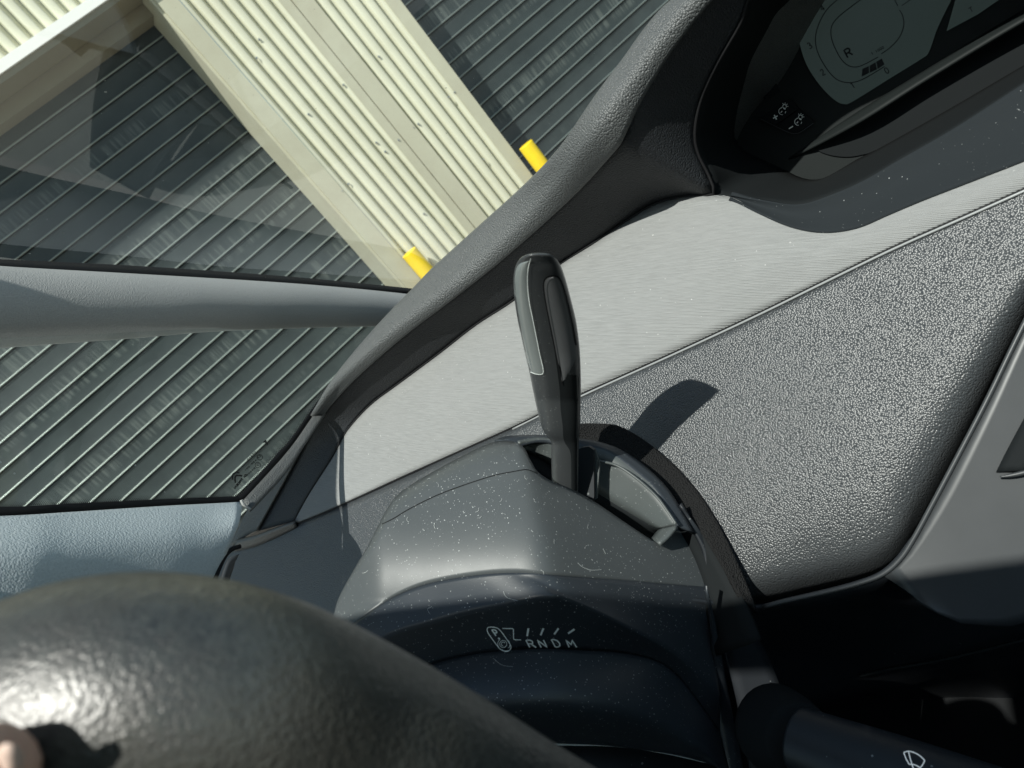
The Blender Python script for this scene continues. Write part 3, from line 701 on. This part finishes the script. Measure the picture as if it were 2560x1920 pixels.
for row in range(4):
    for j in range(190):
        x0, y0 = fr[j][:2]; x1, y1 = fr[j + 1][:2]; L_ = math.hypot(x1 - x0, y1 - y0) or 1; nx, ny = (y1 - y0) / L_, -(x1 - x0) / L_
        off = 1.5 + row * 3.4; hx = .5 if row % 2 else 0
        cx_, cy_ = x0 + (x1 - x0) * hx + nx * off, y0 + (y1 - y0) * hx + ny * off; rr = 1.75 - row * .4; k_ = len(vs_)
        for a_ in range(6): x, y = cx_ + rr * math.cos(a_ * 1.047), cy_ + rr * math.sin(a_ * 1.047); vs_.append(P(x, y, DQ(x, y) - .0022))
        fs.append(tuple(range(k_, k_ + 6)))
mesh('border_dots', vs_, fs, M['black'], quart, False)['kind'] = 'stuff'
# emblem and lettering on the glass, seen from behind
def S9(x, y): return (540 + .0964 * x, 1080 + .0964 * y)
L = [([S9(440, 1240), S9(425, 1180), S9(435, 1090), S9(470, 1060), S9(540, 1052), S9(610, 1062)], 2.0), ([S9(505, 1320), S9(492, 1240), S9(500, 1160), S9(530, 1130), S9(600, 1125), S9(680, 1140)], 2.4)]
# mirrored text: baseline runs from lower right to upper left as read from inside
L += write('CITROEN', *S9(800, 1125), (-49 * .0964 * 1.05, 57 * .0964 * 1.05), (-38 * .0964, -32 * .0964), 1.3, .85)
L += write('43R-001', *S9(1060, 730), (-50 * .0964, 47 * .0964), (-26 * .0964, -22 * .0964), .8, .9)
L += write('E00057', *S9(1020, 940), (-50 * .0964, 47 * .0964), (-26 * .0964, -22 * .0964), .8, .9)
L += write('D5210', *S9(1030, 520), (-50 * .0964, 50 * .0964), (-22 * .0964, -18 * .0964), .7, .9)
L += [([S9(*p) for p in arc(1135, 655, 72, 0, 360, 18)], .9), ([S9(*p) for p in arc(1085, 855, 70, 0, 360, 18)], .9)]
L += write('E2', *S9(1165, 625), (-44 * .0964, 40 * .0964), (-40 * .0964, -34 * .0964), .9, .9)
L += [([S9(*p) for p in arc(1070, 850, 26, 60, 300, 8)], .8), ([S9(*p) for p in arc(1105, 850, 26, 60, 300, 8)], .8)]
L += [([S9(1230, 275), S9(1300, 215)], 2.2), ([S9(1290, 240), S9(1290, 290)], 2.5), ([S9(1320, 290), S9(1335, 330)], 2)]
ribbons('glass_marking', L, lambda x, y: DQ(x, y) - .002, M['ink_black'], quart, .0004, 1.7)
# sill trim below the quarter glass
sill = thing('window_sill_trim', P(300, 1380, DQ(300, 1380)), 'blue grey woven trim below the quarter window beside the steering wheel', 'car trim')
t0 = depths([(-500, 1308), (0, 1290), (174, 1280), (405, 1265), (560, 1257), (606, 1254)], lambda x, y: DQ(x, y) - .003)
t1 = [(-500, 1430, .45), (0, 1400, .62), (174, 1385, .70), (405, 1360, .82), (520, 1345, .89), (594, 1318, .95)]
t1 = [(x, y, DQ(x, y) - .035) for x, y, _d in t1]
t2 = [(x, y, DQ(x, y) - .03) for x, y in ((-500, 1700), (0, 1640), (174, 1600), (405, 1560), (500, 1520), (535, 1455))]
patch('woven_trim', [t0, t1, t2], M['weave_low'], sill, 60, 8, smooth=True)
c0 = depths([(603, 1256), (640, 1216), (703, 1147), (737, 1105), (775, 1050), (820, 985)], lambda x, y: DQ(x, y) - .003)
c1 = depths([(626, 1276), (665, 1236), (716, 1180), (755, 1120), (795, 1060), (845, 990)], lambda x, y: DQ(x, y) - .012)
patch('corner_trim', [c0, c1], M['hood'], sill, 20, 3)
tube('trim_edge', [P(x, y, DQ(x, y) - .010) for x, y in ((603, 1250), (609, 1262), (616, 1268), (626, 1274))], .0016, M['weave'], sill, 8, 12)
tube('trim_gap', [P(x, y, DQ(x, y) - .032) for x, y in ((600, 1366), (582, 1372), (566, 1385), (552, 1410), (540, 1440), (530, 1462), (515, 1500))], .0022, M['black'], sill, 8, 24)
patch('clip_plate', [[(x, y, DQ(x, y) - .04) for x, y in ((598, 1385), (585, 1390), (572, 1400), (560, 1430), (548, 1470))], [(x, y, DQ(x, y) - .04) for x, y in ((592, 1398), (588, 1404), (584, 1420), (574, 1450), (566, 1480))]], M['side'], sill, 12, 3)

# =================================================================== steering column
colm = thing('steering_column_cover', P(1350, 1450, .43), 'dusty grey steering column cover marked P R N D M', 'column cover')
Tup = [(830, 1560, 0.5340), (845, 1498, 0.5390), (885, 1423, 0.5490), (926, 1353, 0.5560), (961, 1284, 0.5620), (990, 1241, 0.5640), (1042, 1203, 0.5640), (1157, 1139, 0.5580), (1240, 1104, 0.5500), (1300, 1110, 0.5340), (1326, 1150, 0.5200), (1344, 1179, 0.5131),
       (1380, 1203, 0.5100), (1428, 1222, 0.5097), (1486, 1254, 0.5094), (1554, 1300, 0.5108), (1611, 1338, 0.5122), (1645, 1354, 0.5139), (1672, 1330, 0.5180), (1694, 1312, 0.5228), (1720, 1340, 0.5269), (1745, 1370, 0.5298), (1762, 1415, 0.5320), (1768, 1460, 0.5320)]
K1 = [(836, 1610, 0.4730), (880, 1562, 0.4700), (930, 1525, 0.4680), (984, 1492, 0.4660), (1040, 1468, 0.4640), (1100, 1452, 0.4620), (1190, 1438, 0.4610), (1280, 1432, 0.4600), (1367, 1436, 0.4641), (1470, 1444, 0.4787), (1569, 1451, 0.4937), (1670, 1460, 0.5110), (1768, 1467, 0.5290)]
def pl3(a, b, c):
    a, b, c = (ray(q[0], q[1]) * q[2] for q in (a, b, c)); n = (b - a).cross(c - a); k_ = n.dot(a)
    return lambda x, y: k_ / n.dot(ray(x, y))
_L = pl3((1318, 1179, .497), (1367, 1437, .431), (984, 1492, .451)); _R = pl3((1318, 1179, .497), (1367, 1437, .431), (1768, 1460, .503))
def DTop(x, y):
    a_, b_ = _L(x, y), _R(x, y); e = b_ - a_; return a_ + .5 * (e + math.sqrt(e * e + .009 ** 2)) + .016 * max(0, min(1.3, (y - 1230) / 210.)) ** 2
K1 = [(x, y, DTop(x, y)) for x, y, d in K1]
Tup = [(x, y, DTop(x, y) + .002) for x, y, d in Tup]
# middle guide curve: the two facets meet at a soft ridge running down from the slot's corner
ru, rk = resample(Tup, 120), resample(K1, 120)
rows = []
seam_line = None
for i in range(25):
    t = i / 24; row = []
    for j, (p, q) in enumerate(zip(ru, rk)):
        x, y, d = (p[k_] + (q[k_] - p[k_]) * t for k_ in range(3))
        e = max(0, 1 - t / .14); e2 = max(0, (t - .95) / .05); ex_ = max(0, 1 - (x - 830) / 130.)
        row.append(P(x, y, DTop(x, y) + .010 * e * e * (1 if x < 1290 else .25)  + .03 * ex_ * ex_))
    rows.append(row)
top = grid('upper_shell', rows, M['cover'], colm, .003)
K1 = [(x, y, d + (.03 * max(0, 1 - (x - 830) / 130.) ** 2)) for x, y, d in K1]
K2 = [(880, 1640, 0.4630), (972, 1585, 0.4580), (1100, 1548, 0.4520), (1190, 1525, 0.4480), (1280, 1508, 0.4450), (1367, 1490, 0.4417), (1413, 1494, 0.4452), (1511, 1538, 0.4555), (1590, 1580, 0.4674), (1673, 1625, 0.4835), (1750, 1690, 0.5012), (1800, 1740, 0.5120)]
K3 = [(900, 1760, 0.4700), (1000, 1690, 0.4660), (1100, 1655, 0.4640), (1190, 1635, 0.4610), (1280, 1625, 0.4590), (1367, 1622, 0.4607), (1454, 1626, 0.4672), (1550, 1632, 0.4764), (1640, 1652, 0.4871), (1697, 1692, 0.4974), (1750, 1760, 0.5092), (1800, 1830, 0.5180)]
K4 = [(900, 1880, 0.4430), (1100, 1790, 0.4360), (1280, 1760, 0.4320), (1454, 1765, 0.4412), (1600, 1790, 0.4561), (1720, 1850, 0.4750), (1790, 1900, 0.4900), (1830, 1950, 0.5000)]
K5 = [(900, 1990, 0.4780), (1100, 1900, 0.4680), (1280, 1862, 0.4580), (1454, 1861, 0.4672), (1600, 1874, 0.4821), (1720, 1895, 0.4970), (1800, 1925, 0.5080), (1840, 1990, 0.5150)]
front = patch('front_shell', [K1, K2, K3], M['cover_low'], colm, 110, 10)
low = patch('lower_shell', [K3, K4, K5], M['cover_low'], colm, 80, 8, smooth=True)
sideT = [(1694, 1268, 0.5280), (1730, 1318, 0.5240), (1762, 1380, 0.5210), (1768, 1460, 0.5200), (1785, 1520, 0.5180), (1801, 1568, 0.5180), (1830, 1695, 0.5210), (1850, 1790, 0.5240), (1880, 1950, 0.5260)]
sideR = [(1700, 1262, 0.5250), (1745, 1318, 0.5250), (1800, 1400, 0.5250), (1850, 1480, 0.5250), (1880, 1560, 0.5250), (1920, 1640, 0.5250), (1960, 1740, 0.5250), (1990, 1840, 0.5250), (2040, 1990, 0.5250)]
patch('side_shell', [sideT, sideR], M['smooth'], colm, 50, 4)
frR = [(1768, 1467, 0.4895), (1785, 1540, 0.5010), (1800, 1620, 0.5110), (1815, 1700, 0.5180), (1835, 1800, 0.5220), (1862, 1940, 0.5260)]
frL = [(1768, 1466, 0.4890), (1778, 1560, 0.5030), (1788, 1660, 0.5130), (1800, 1741, 0.5180), (1802, 1832, 0.5240), (1838, 1980, 0.5230)]
patch('side_shell', [frL, frR], M['cover_low'], colm, 20, 2)
tube('silver_rim', [P(*q) for q in ((1100, 1905, 0.480), (1280, 1866, 0.476), (1465, 1861, 0.482), (1560, 1866, 0.489), (1627, 1875, 0.497), (1720, 1894, 0.508), (1810, 1918, 0.518), (1900, 1960, 0.528))], .0008, M['ink'], colm, 8, 60)
patch('column_base', [[(900, 1900, 0.518), (1280, 1868, 0.493), (1465, 1863, 0.498), (1627, 1877, 0.513), (1810, 1920, 0.532), (1900, 1962, 0.542)], [(900, 2400, 0.518), (1280, 2400, 0.493), (1465, 2400, 0.498), (1627, 2400, 0.513), (1810, 2400, 0.532), (1900, 2400, 0.542)]], M['smooth'], colm, 30, 2)
tb = bvh(top); DT = depth_bvh(tb, .45); DF = depth_bvh(bvh(front), .44)
def S11(x, y): return (900 + .4219 * x, 1000 + .4219 * y)
ribbons('shell_seam', [(curve([S11(*p) for p in ((130, 735), (200, 700), (300, 640), (460, 562), (640, 495), (800, 445), (900, 425), (975, 412), (1010, 418), (1055, 436))], 8), 1.8)], DT, M['black'], colm, .0005)
# gear slot: floor, far wall, rim
DSl = plane((.1, -.5, .85), 1450, 1240, .50)
slot_lo = [(x, y, DTop(x, y) + .004) for x, y, _ in [(1300, 1110, 0.5350), (1326, 1152, 0.5220), (1344, 1181, 0.5145), (1380, 1205, 0.5099), (1428, 1224, 0.5076), (1486, 1256, 0.5048), (1554, 1302, 0.5033), (1611, 1340, 0.5025), (1645, 1356, 0.5017), (1672, 1332, 0.5047)]]
rimF = [(1296, 1112, 0.5420), (1318, 1106, 0.5450), (1345, 1100, 0.5476), (1376, 1101, 0.5487), (1428, 1116, 0.5456), (1486, 1119, 0.5438), (1532, 1136, 0.5395), (1590, 1182, 0.5337), (1640, 1228, 0.5275), (1690, 1312, 0.5174)]
wallB = [(1300, 1116, 0.5600), (1320, 1132, 0.5580), (1350, 1145, 0.5577), (1400, 1180, 0.5556), (1440, 1200, 0.5521), (1493, 1232, 0.5481), (1540, 1262, 0.5438), (1590, 1292, 0.5397), (1630, 1316, 0.5352), (1648, 1322, 0.5318)]
patch('slot_wall', [rimF, wallB], M['slotwall'], colm, 60, 4)
patch('slot_floor', [wallB, [(x, y, d + .035) for x, y, d in slot_lo]], M['pit'], colm, 60, 3)
patch('slot_end', [[(1690, 1312, .515), (1668, 1338, .510), (1645, 1357, .507)], [(1648, 1322, .530), (1640, 1330, .528), (1628, 1345, .526)]], M['slotwall'], colm, 8, 3)
rimO = [(1236, 1100, 0.5520), (1262, 1091, 0.5540), (1300, 1088, 0.5550), (1345, 1087, 0.5556), (1420, 1092, 0.5533), (1500, 1105, 0.5503), (1560, 1128, 0.5456), (1625, 1175, 0.5390), (1680, 1235, 0.5310), (1735, 1330, 0.5191)]
patch('slot_rim', [rimF, rimO], M['cover_low'], colm, 60, 3)
patch('slot_rim', [[(1240, 1106, .553), (1270, 1100, .554), (1300, 1100, .554), (1330, 1100, .554)], [(1296, 1120, .539), (1300, 1112, .547), (1310, 1106, .551), (1330, 1102, .554)]], M['cover'], colm, 10, 3)
tube('rim_edge', [P(*q) for q in ((1493, 1152, .536), (1540, 1163, .534), (1590, 1195, .527), (1640, 1240, .521), (1670, 1280, .516), (1690, 1310, .512))], .0010, M['slotwall'], colm, 8, 30)
# rough collar
colO = [(1380, 1072, 0.5750), (1447, 1062, 0.5750), (1510, 1059, 0.5750), (1560, 1070, 0.5750), (1640, 1122, 0.5650), (1722, 1202, 0.5550), (1790, 1300, 0.5500), (1850, 1420, 0.5450), (1895, 1530, 0.5400)]
colI = [(1380, 1110, 0.5830), (1447, 1110, 0.5780), (1510, 1112, 0.5700), (1550, 1135, 0.5630), (1600, 1165, 0.5580), (1680, 1240, 0.5530), (1745, 1320, 0.5480), (1800, 1405, 0.5480), (1850, 1485, 0.5480)]
colO = [(x, y, min(d, DB(x, y) - .004)) for x, y, d in colO]; colI = [(x, y, min(d, DB(x, y) - .012)) for x, y, d in colI]
patch('collar', [colO, colI], M['collar'], colm, 60, 6)
patch('shadow_gap', [[(x, y, d + .001) for x, y, d in colI[4:]] + [(1900, 1600, DB(1900, 1600) - .012)], [(x, y, DB(x, y) - .008) for x, y in ((1575, 1190), (1640, 1250), (1690, 1330), (1730, 1400), (1755, 1490), (1790, 1640))]], M['pit'], colm, 30, 3)
# markings
def S7(x, y): return (1180 + .14467 * x, 1500 + .14467 * y)
L = []
def s7(pts, w_=2.2, n=5, cur=True): L.append((curve([S7(*p) for p in pts], n) if cur else [S7(*p) for p in pts], w_))
s7(((330, 468), (275, 478), (262, 520), (290, 590), (420, 770), (490, 850), (580, 885), (650, 865), (672, 800), (600, 680), (490, 530), (420, 480), (330, 468)), 2.0)
s7(((525, 490), (700, 496), (715, 505), (718, 675), (740, 687), (850, 690)), 2.0, cur=False)
for a_, b_ in (((975, 490), (952, 625)), ((1235, 490), (1185, 610)), ((1495, 490), (1420, 595)), ((1770, 505), (1660, 580))): s7((a_, b_), 4.2, cur=False)
for ch, x, y in (('R', 1000, 822), ('N', 1195, 820), ('D', 1440, 812), ('M', 1680, 820)): L += write(ch, *S7(x, y), (150 * .14467, 0), (-70 * .14467, -128 * .14467), 3.0)
L += write('P', *S7(415, 620), (100 * .14467, 0), (-75 * .14467, -105 * .14467), 2.8)
s7(((450, 655), (485, 680)), 2.6, cur=False); s7(((480, 655), (458, 680)), 2.2, cur=False)
for cx_, cy_, rr, a0, a1 in ((540, 760, 62, 0, 360), (540, 760, 95, 140, 230), (560, 770, 95, -60, 40), (540, 760, 34, 100, 330)): L.append(([S7(*p) for p in arc(cx_, cy_, rr, a0, a1, 14)], 1.3))
ribbons('gear_marking', L, DF, M['ink'], colm, .0004, 1.15)
# lint and fibres lying on the cover
L = []
def fibre(x, y, ln, an, bend):
    pts = []
    for i in range(7): pts.append((x, y)); x += ln / 6 * math.cos(an); y += ln / 6 * math.sin(an); an += bend / 6
    return pts
for _ in range(45):
    x = random.uniform(900, 1740); y = random.uniform(1150, 1440)
    if tb.ray_cast(O, ray(x, y).normalized())[0] is None or y < 1180: continue
    L.append((fibre(x, y, random.choice((4, 6, 8, 12, 16)), random.uniform(0, 6.28), random.uniform(-2.5, 2.5)), random.uniform(.5, .95)))
L += [([S11(*p) for p in curve([(1290, 965), (1320, 990), (1370, 1008), (1430, 1005)], 4)], 1.2), ([S11(1440, 880), S11(1455, 912)], 1.4)]
ribbons('lint', L, DT, M['lint'], colm, .0008)['kind'] = 'stuff'
L = [([S11(*p) for p in curve(q, 4)], w_) for q, w_ in (([(850, 1135), (870, 1170), (935, 1190)], .9), ([(790, 1530), (840, 1570), (905, 1580)], .8), ([(415, 1270), (400, 1240), (425, 1225)], .8))]
ribbons('lint', L, depth_bvh(bvh(front), .43), M['lint'], colm, .0008)['kind'] = 'stuff'

# =================================================================== gear lever
lev = thing('gear_lever', P(1410, 1200, .462), 'upright black paddle gear lever with worn glossy edge standing in the column slot', 'gear lever')
def S8(x, y): return (1240 + .4824 * x, 600 + .4824 * y)
# stations along the paddle: y, left, right (crop px), half thickness in metres
st = [(88, 196, 236, .010), (92, 165, 268, .0150), (100, 138, 294, .0185), (116, 114, 314, .021), (148, 97, 336, .0205), (190, 89, 352, .0215), (250, 89, 370, .0215), (330, 97, 391, .0215), (420, 111, 413, .021), (520, 133, 428, .020), (600, 151, 435, .019),
      (690, 172, 438, .019), (780, 190, 439, .0185), (850, 205, 438, .0175), (920, 221, 436, .0165), (975, 237, 433, .015), (1010, 258, 431, .013), (1045, 284, 429, .0105), (1100, 286, 428, .010), (1200, 287, 427, .0095), (1320, 292, 426, .0095)]
fine = [cat([tuple(map(float, s_)) for s_ in st], i / 90) for i in range(91)]
dep = lambda y: .400 + .100 * min(1, (y - 88) / 740.) + .030 * max(0, (y - 828) / 492.)
NS = 32; vs_, fs, mids = [], [], []
ax_d = (f * .80 + r2 * .60).normalized()                  # thickness axis: away and slightly right
for (y, xl, xr, ht) in fine:
    d = dep(y); pl, pr = P(*S8(xl, y), d), P(*S8(xr, y), d); c = (pl + pr) / 2; hw = (pr - pl).length / 2
    th = ht
    # rotated rounded rectangle whose silhouette spans xl..xr: broad face turned to the right
    for k_ in range(NS):
        an = 2 * math.pi * k_ / NS; ca, sa = math.cos(an), math.sin(an)
        e = 2 / 3.0; sx = math.copysign(abs(ca) ** e, ca); sy = math.copysign(abs(sa) ** e, sa)
        vs_.append(c + (pr - pl) / 2 * sx * .985 - f * sy * th + (O - c).normalized() * 0)
nr = len(fine)
for i in range(nr - 1):
    for k_ in range(NS):
        fs.append((i * NS + k_, i * NS + (k_ + 1) % NS, (i + 1) * NS + (k_ + 1) % NS, (i + 1) * NS + k_)); 
fs += [tuple(range(NS))[::-1], tuple((nr - 1) * NS + k_ for k_ in range(NS))]
body = mesh('lever_body', vs_, fs, M['lever'], lev)
_DL = depth_bvh(bvh(body), -1)
def DL(x, y):
    for st_ in range(0, 90):
        for sg in (1, -1):
            d = _DL(x + sg * st_ * .7, y + st_ * .25)
            if d > 0: return d
    return .42
def leverpatch(name, left, right, m_, lift, nu=50, nv=8):
    a_, b_ = resample([S8(*p) + (0,) for p in left], nu), resample([S8(*p) + (0,) for p in right], nu); rows = []
    for i in range(nv + 1):
        row = []
        for p, q in zip(a_, b_):
            x, y = p[0] + (q[0] - p[0]) * i / nv, p[1] + (q[1] - p[1]) * i / nv
            w_ = P(x, y, DL(x, y)); row.append(w_ + (O - w_).normalized() * lift * (math.sin(math.pi * max(.04, min(.96, i / nv))) ** .5))
        rows.append(row)
    return grid(name, rows, m_, lev, .0)
leverpatch('polished_edge', [(172, 108), (120, 125), (100, 170), (96, 260), (104, 360), (122, 460), (145, 570), (164, 650), (180, 688)], [(180, 100), (166, 150), (162, 230), (172, 320), (190, 410), (208, 500), (226, 590), (240, 650), (238, 694)], M['lever_gloss'], .0009)
ribbons('moulding_seam', [(curve([S8(*p) for p in ((180, 96), (166, 150), (163, 230), (172, 320), (190, 410), (208, 500), (226, 590), (240, 650), (244, 682), (236, 696), (205, 694), (178, 684))], 8), 1.7)], DL, M['ink'], lev, .0012)
leverpatch('side_inlay', [(300, 192), (262, 202), (250, 240), (262, 330), (282, 430), (302, 530), (322, 640), (340, 735)], [(300, 192), (335, 215), (358, 290), (382, 380), (400, 470), (413, 550), (410, 620), (362, 720)], M['inlay'], .0006)
ribbons('inlay_groove', [(curve([S8(*p) for p in ((342, 752), (330, 690), (310, 590), (288, 480), (266, 370), (249, 270), (249, 215), (270, 190), (300, 185), (330, 200), (355, 260), (378, 350), (400, 450), (416, 545))], 8), 3.2)], DL, M['black'], lev, .0011)
leverpatch('shade_flank', [(300, 560), (315, 660), (330, 780), (335, 880), (345, 960), (352, 1040), (385, 1100), (390, 1200), (390, 1300)], [(340, 745), (380, 760), (425, 700), (425, 850), (424, 950), (422, 1040), (420, 1120), (420, 1200), (420, 1300)], M['pit'], .0004)  # black overlay paints the shade on the lever's right side
# guide plate beside the lever
pts = [S8(*p) for p in ((428, 1085), (445, 1075), (480, 1070), (506, 1088), (508, 1330), (500, 1360), (425, 1310))]
gp = flat_poly('guide_plate', pts, plane((.3, -.8, .5), 1460, 1180, .532), M['smooth'], lev, .001, .006)
gp2 = flat_poly('guide_plate', [S8(*p) for p in ((506, 1088), (515, 1092), (538, 1165), (522, 1340), (508, 1345))], plane((.3, -.8, .5), 1485, 1180, .534), M['slotwall'], lev, .001, .003)

# =================================================================== wiper stalk
stk = thing('wiper_stalk', P(2010, 1820, .44), 'black wiper stalk with a white windscreen symbol at the lower right', 'stalk')
tube('collar_cone', [P(1940, 1820, .475), P(1975, 1835, .455), P(2005, 1852, .437)], [.027, .024, .0205], M['pit'], stk, 28, 8)
a0, a1 = P(2000, 1850, .435), P(2700, 2120, .33)
arm = tube('stalk_arm', [a0, a0 + (a1 - a0) * .15, a0 + (a1 - a0) * .5, a1], [.0185, .0195, .0215, .0225], M['smooth'], stk, 32, 24)
DW_ = depth_bvh(bvh(arm), .38)
def S5b(x, y): return (1860 + .3165 * x, 1500 + .3165 * y)
L = [(curve([S5b(*p) for p in ((1262, 1205), (1300, 1195), (1350, 1208), (1395, 1235), (1428, 1268))], 5), 3), ([S5b(1428, 1268), S5b(1410, 1305), S5b(1392, 1325)], 3), ([S5b(1262, 1205), S5b(1280, 1255), S5b(1305, 1298)], 3),
     (curve([S5b(*p) for p in ((1305, 1298), (1340, 1300), (1370, 1312), (1392, 1327))], 4), 3), ([S5b(1300, 1200), S5b(1318, 1270), S5b(1340, 1340)], 3)]
ribbons('wiper_symbol', L, DW_, M['ink_glow'], stk, .0004)

# =================================================================== steering wheel
wh = thing('steering_wheel', P(700, 1900, .17), 'worn leather steering wheel rim, blurred in the near foreground', 'steering wheel')
rimc = [(-520, 2420, .150), (-260, 2060, .148), (-60, 1900, .153), (150, 1792, .1505), (370, 1765, .149), (600, 1795, .153), (850, 1880, .166), (1100, 1990, .178), (1400, 2140, .198), (1800, 2330, .22), (2300, 2520, .25)]
rr = [.0250, .0255, .0262, .0265, .0262, .0255, .0250, .0240, .0235, .0230, .0225]
tube('rim', [P(*q) for q in rimc], rr, M['leather'], wh, 48, 120)
# a sewn joint and the inner spoke
tube('spoke', [P(620, 1990, .175), P(760, 2250, .20), P(1000, 2600, .24), P(1300, 3000, .28)], [.014, .014, .016, .02], M['smooth'], wh, 20, 24)

# =================================================================== the driver's hand on the rim
def skin_fig(name, chains, m_, parent):
    me = bpy.data.meshes.new(name); V, E, RR = [], [], []
    for ch in chains:
        prev = None
        for (p, r_) in ch:
            if isinstance(p, int): prev = p; continue
            V.append(tuple(p - world_loc(parent) if parent else p)); RR.append(r_)
            if prev is not None: E.append((prev, len(V) - 1))
            prev = len(V) - 1
    me.from_pydata(V, E, []); o = bpy.data.objects.new(name, me); COL.objects.link(o)
    if parent: o.parent = parent
    sk = o.modifiers.new('skin', 'SKIN')
    for i, r_ in enumerate(RR): me.skin_vertices[0].data[i].radius = (r_, r_)
    me.skin_vertices[0].data[0].use_root = True
    sk.use_smooth_shade = True; s_ = o.modifiers.new('sub', 'SUBSURF'); s_.levels = s_.render_levels = 2
    me.materials.append(m_); return o
hand = thing('person', P(-250, 2000, .13), 'person holding the steering wheel, only a fingertip showing in the corner', 'person')
pal = [P(-420, 2330, .155), P(-340, 2230, .14)]
ch = [[(P(-900, 2900, .19), .026), (P(-620, 2600, .17), .024), (pal[0], .022), (pal[1], .020)]]
ch.append([(2, 0), (P(-300, 2160, .128), .0125), (P(-190, 2060, .120), .0105), (P(-90, 1975, .116), .0092), (P(-20, 1925, .114), .0082), (P(18, 1900, .113), .0066)])
for k_, (dx, dy) in enumerate(((0, 0), (-110, 70), (-220, 150), (-320, 240))):
    ch.append([(3, 0), (P(-300 + dx, 2120 + dy, .160), .0085), (P(-170 + dx, 2020 + dy, .185), .0080), (P(-60 + dx, 2010 + dy, .200), .0074), (P(10 + dx, 2090 + dy, .200), .0066)])
skin_fig('hand', ch, M['skin'], hand)
nv = [P(x, y, .1120 + .0012 * ((x - 12) / 40) ** 2) for x, y in arc(22, 1896, 38, 0, 360, 18)[:-1]]
mesh('thumb_nail', nv + [P(22, 1896, .1112)], [(i, (i + 1) % 18, 18) for i in range(18)], M['nail'], hand)

# =================================================================== cabin shell round the camera (floor, door, rear, unseen roof slabs added to shape the sun)
cab = thing('car_cabin', C(.3, -.3, -1.05), 'dark cabin lining behind and below the dashboard', 'car body')
def cbox(x0, x1, y0, y1, z0, z1, name, m_):
    vs_ = [C(x, y, z) for z in (z0, z1) for y in (y0, y1) for x in (x0, x1)]
    mesh(name, vs_, [(0, 2, 3, 1), (4, 5, 7, 6), (0, 1, 5, 4), (2, 6, 7, 3), (0, 4, 6, 2), (1, 3, 7, 5)], m_, cab, False)
cbox(-.78, .95, -1.3, 1.1, -1.02, -1.0, 'floor', M['cabin'])
cbox(-.80, -.77, -1.3, 1.1, -1.0, -.45, 'door_panel', M['cabin'])
cbox(.93, .96, -1.3, .9, -1.0, -.25, 'door_panel', M['cabin'])
cbox(-.78, .95, -1.32, -1.29, -1.0, .45, 'rear_lining', M['cabin'])
cbox(-.78, .95, .95, .98, -1.0, -.42, 'firewall', M['cabin'])
cbox(.07, .93, .52, .93, -1.0, -.14, 'dash_core', M['cabin'])
cbox(-.92, -.88, -.6, .30, -1.0, -.34, 'door_panel', M['cabin'])
cbox(-.66, .93, .68, 1.05, -.60, -.35, 'cowl', M['cabin_grey'])
RY = -.168
cbox(-.78, .95, -.205, RY, .42, .44, 'headliner_sun_block', M['cabin_grey'])  # roof slabs added to block sun, gap shaped to light the rim
cbox(-.78, -.16, -.278, -.205, .42, .44, 'headliner_sun_block', M['cabin_grey'])
cbox(-.055, .95, -.278, -.205, .42, .44, 'headliner_sun_block', M['cabin_grey'])
cbox(-.78, .95, -1.29, -.278, .42, .44, 'headliner_sun_block', M['cabin_grey'])
cbox(-1.0, -.607, -.15, .165, .42, .46, 'rail_sun_block', M['cabin_grey'])  # unseen slab added to shade the dashboard's left end
cbox(-.25, .25, -.62, -.50, -.75, .10, 'seat_back', M['cabin'])
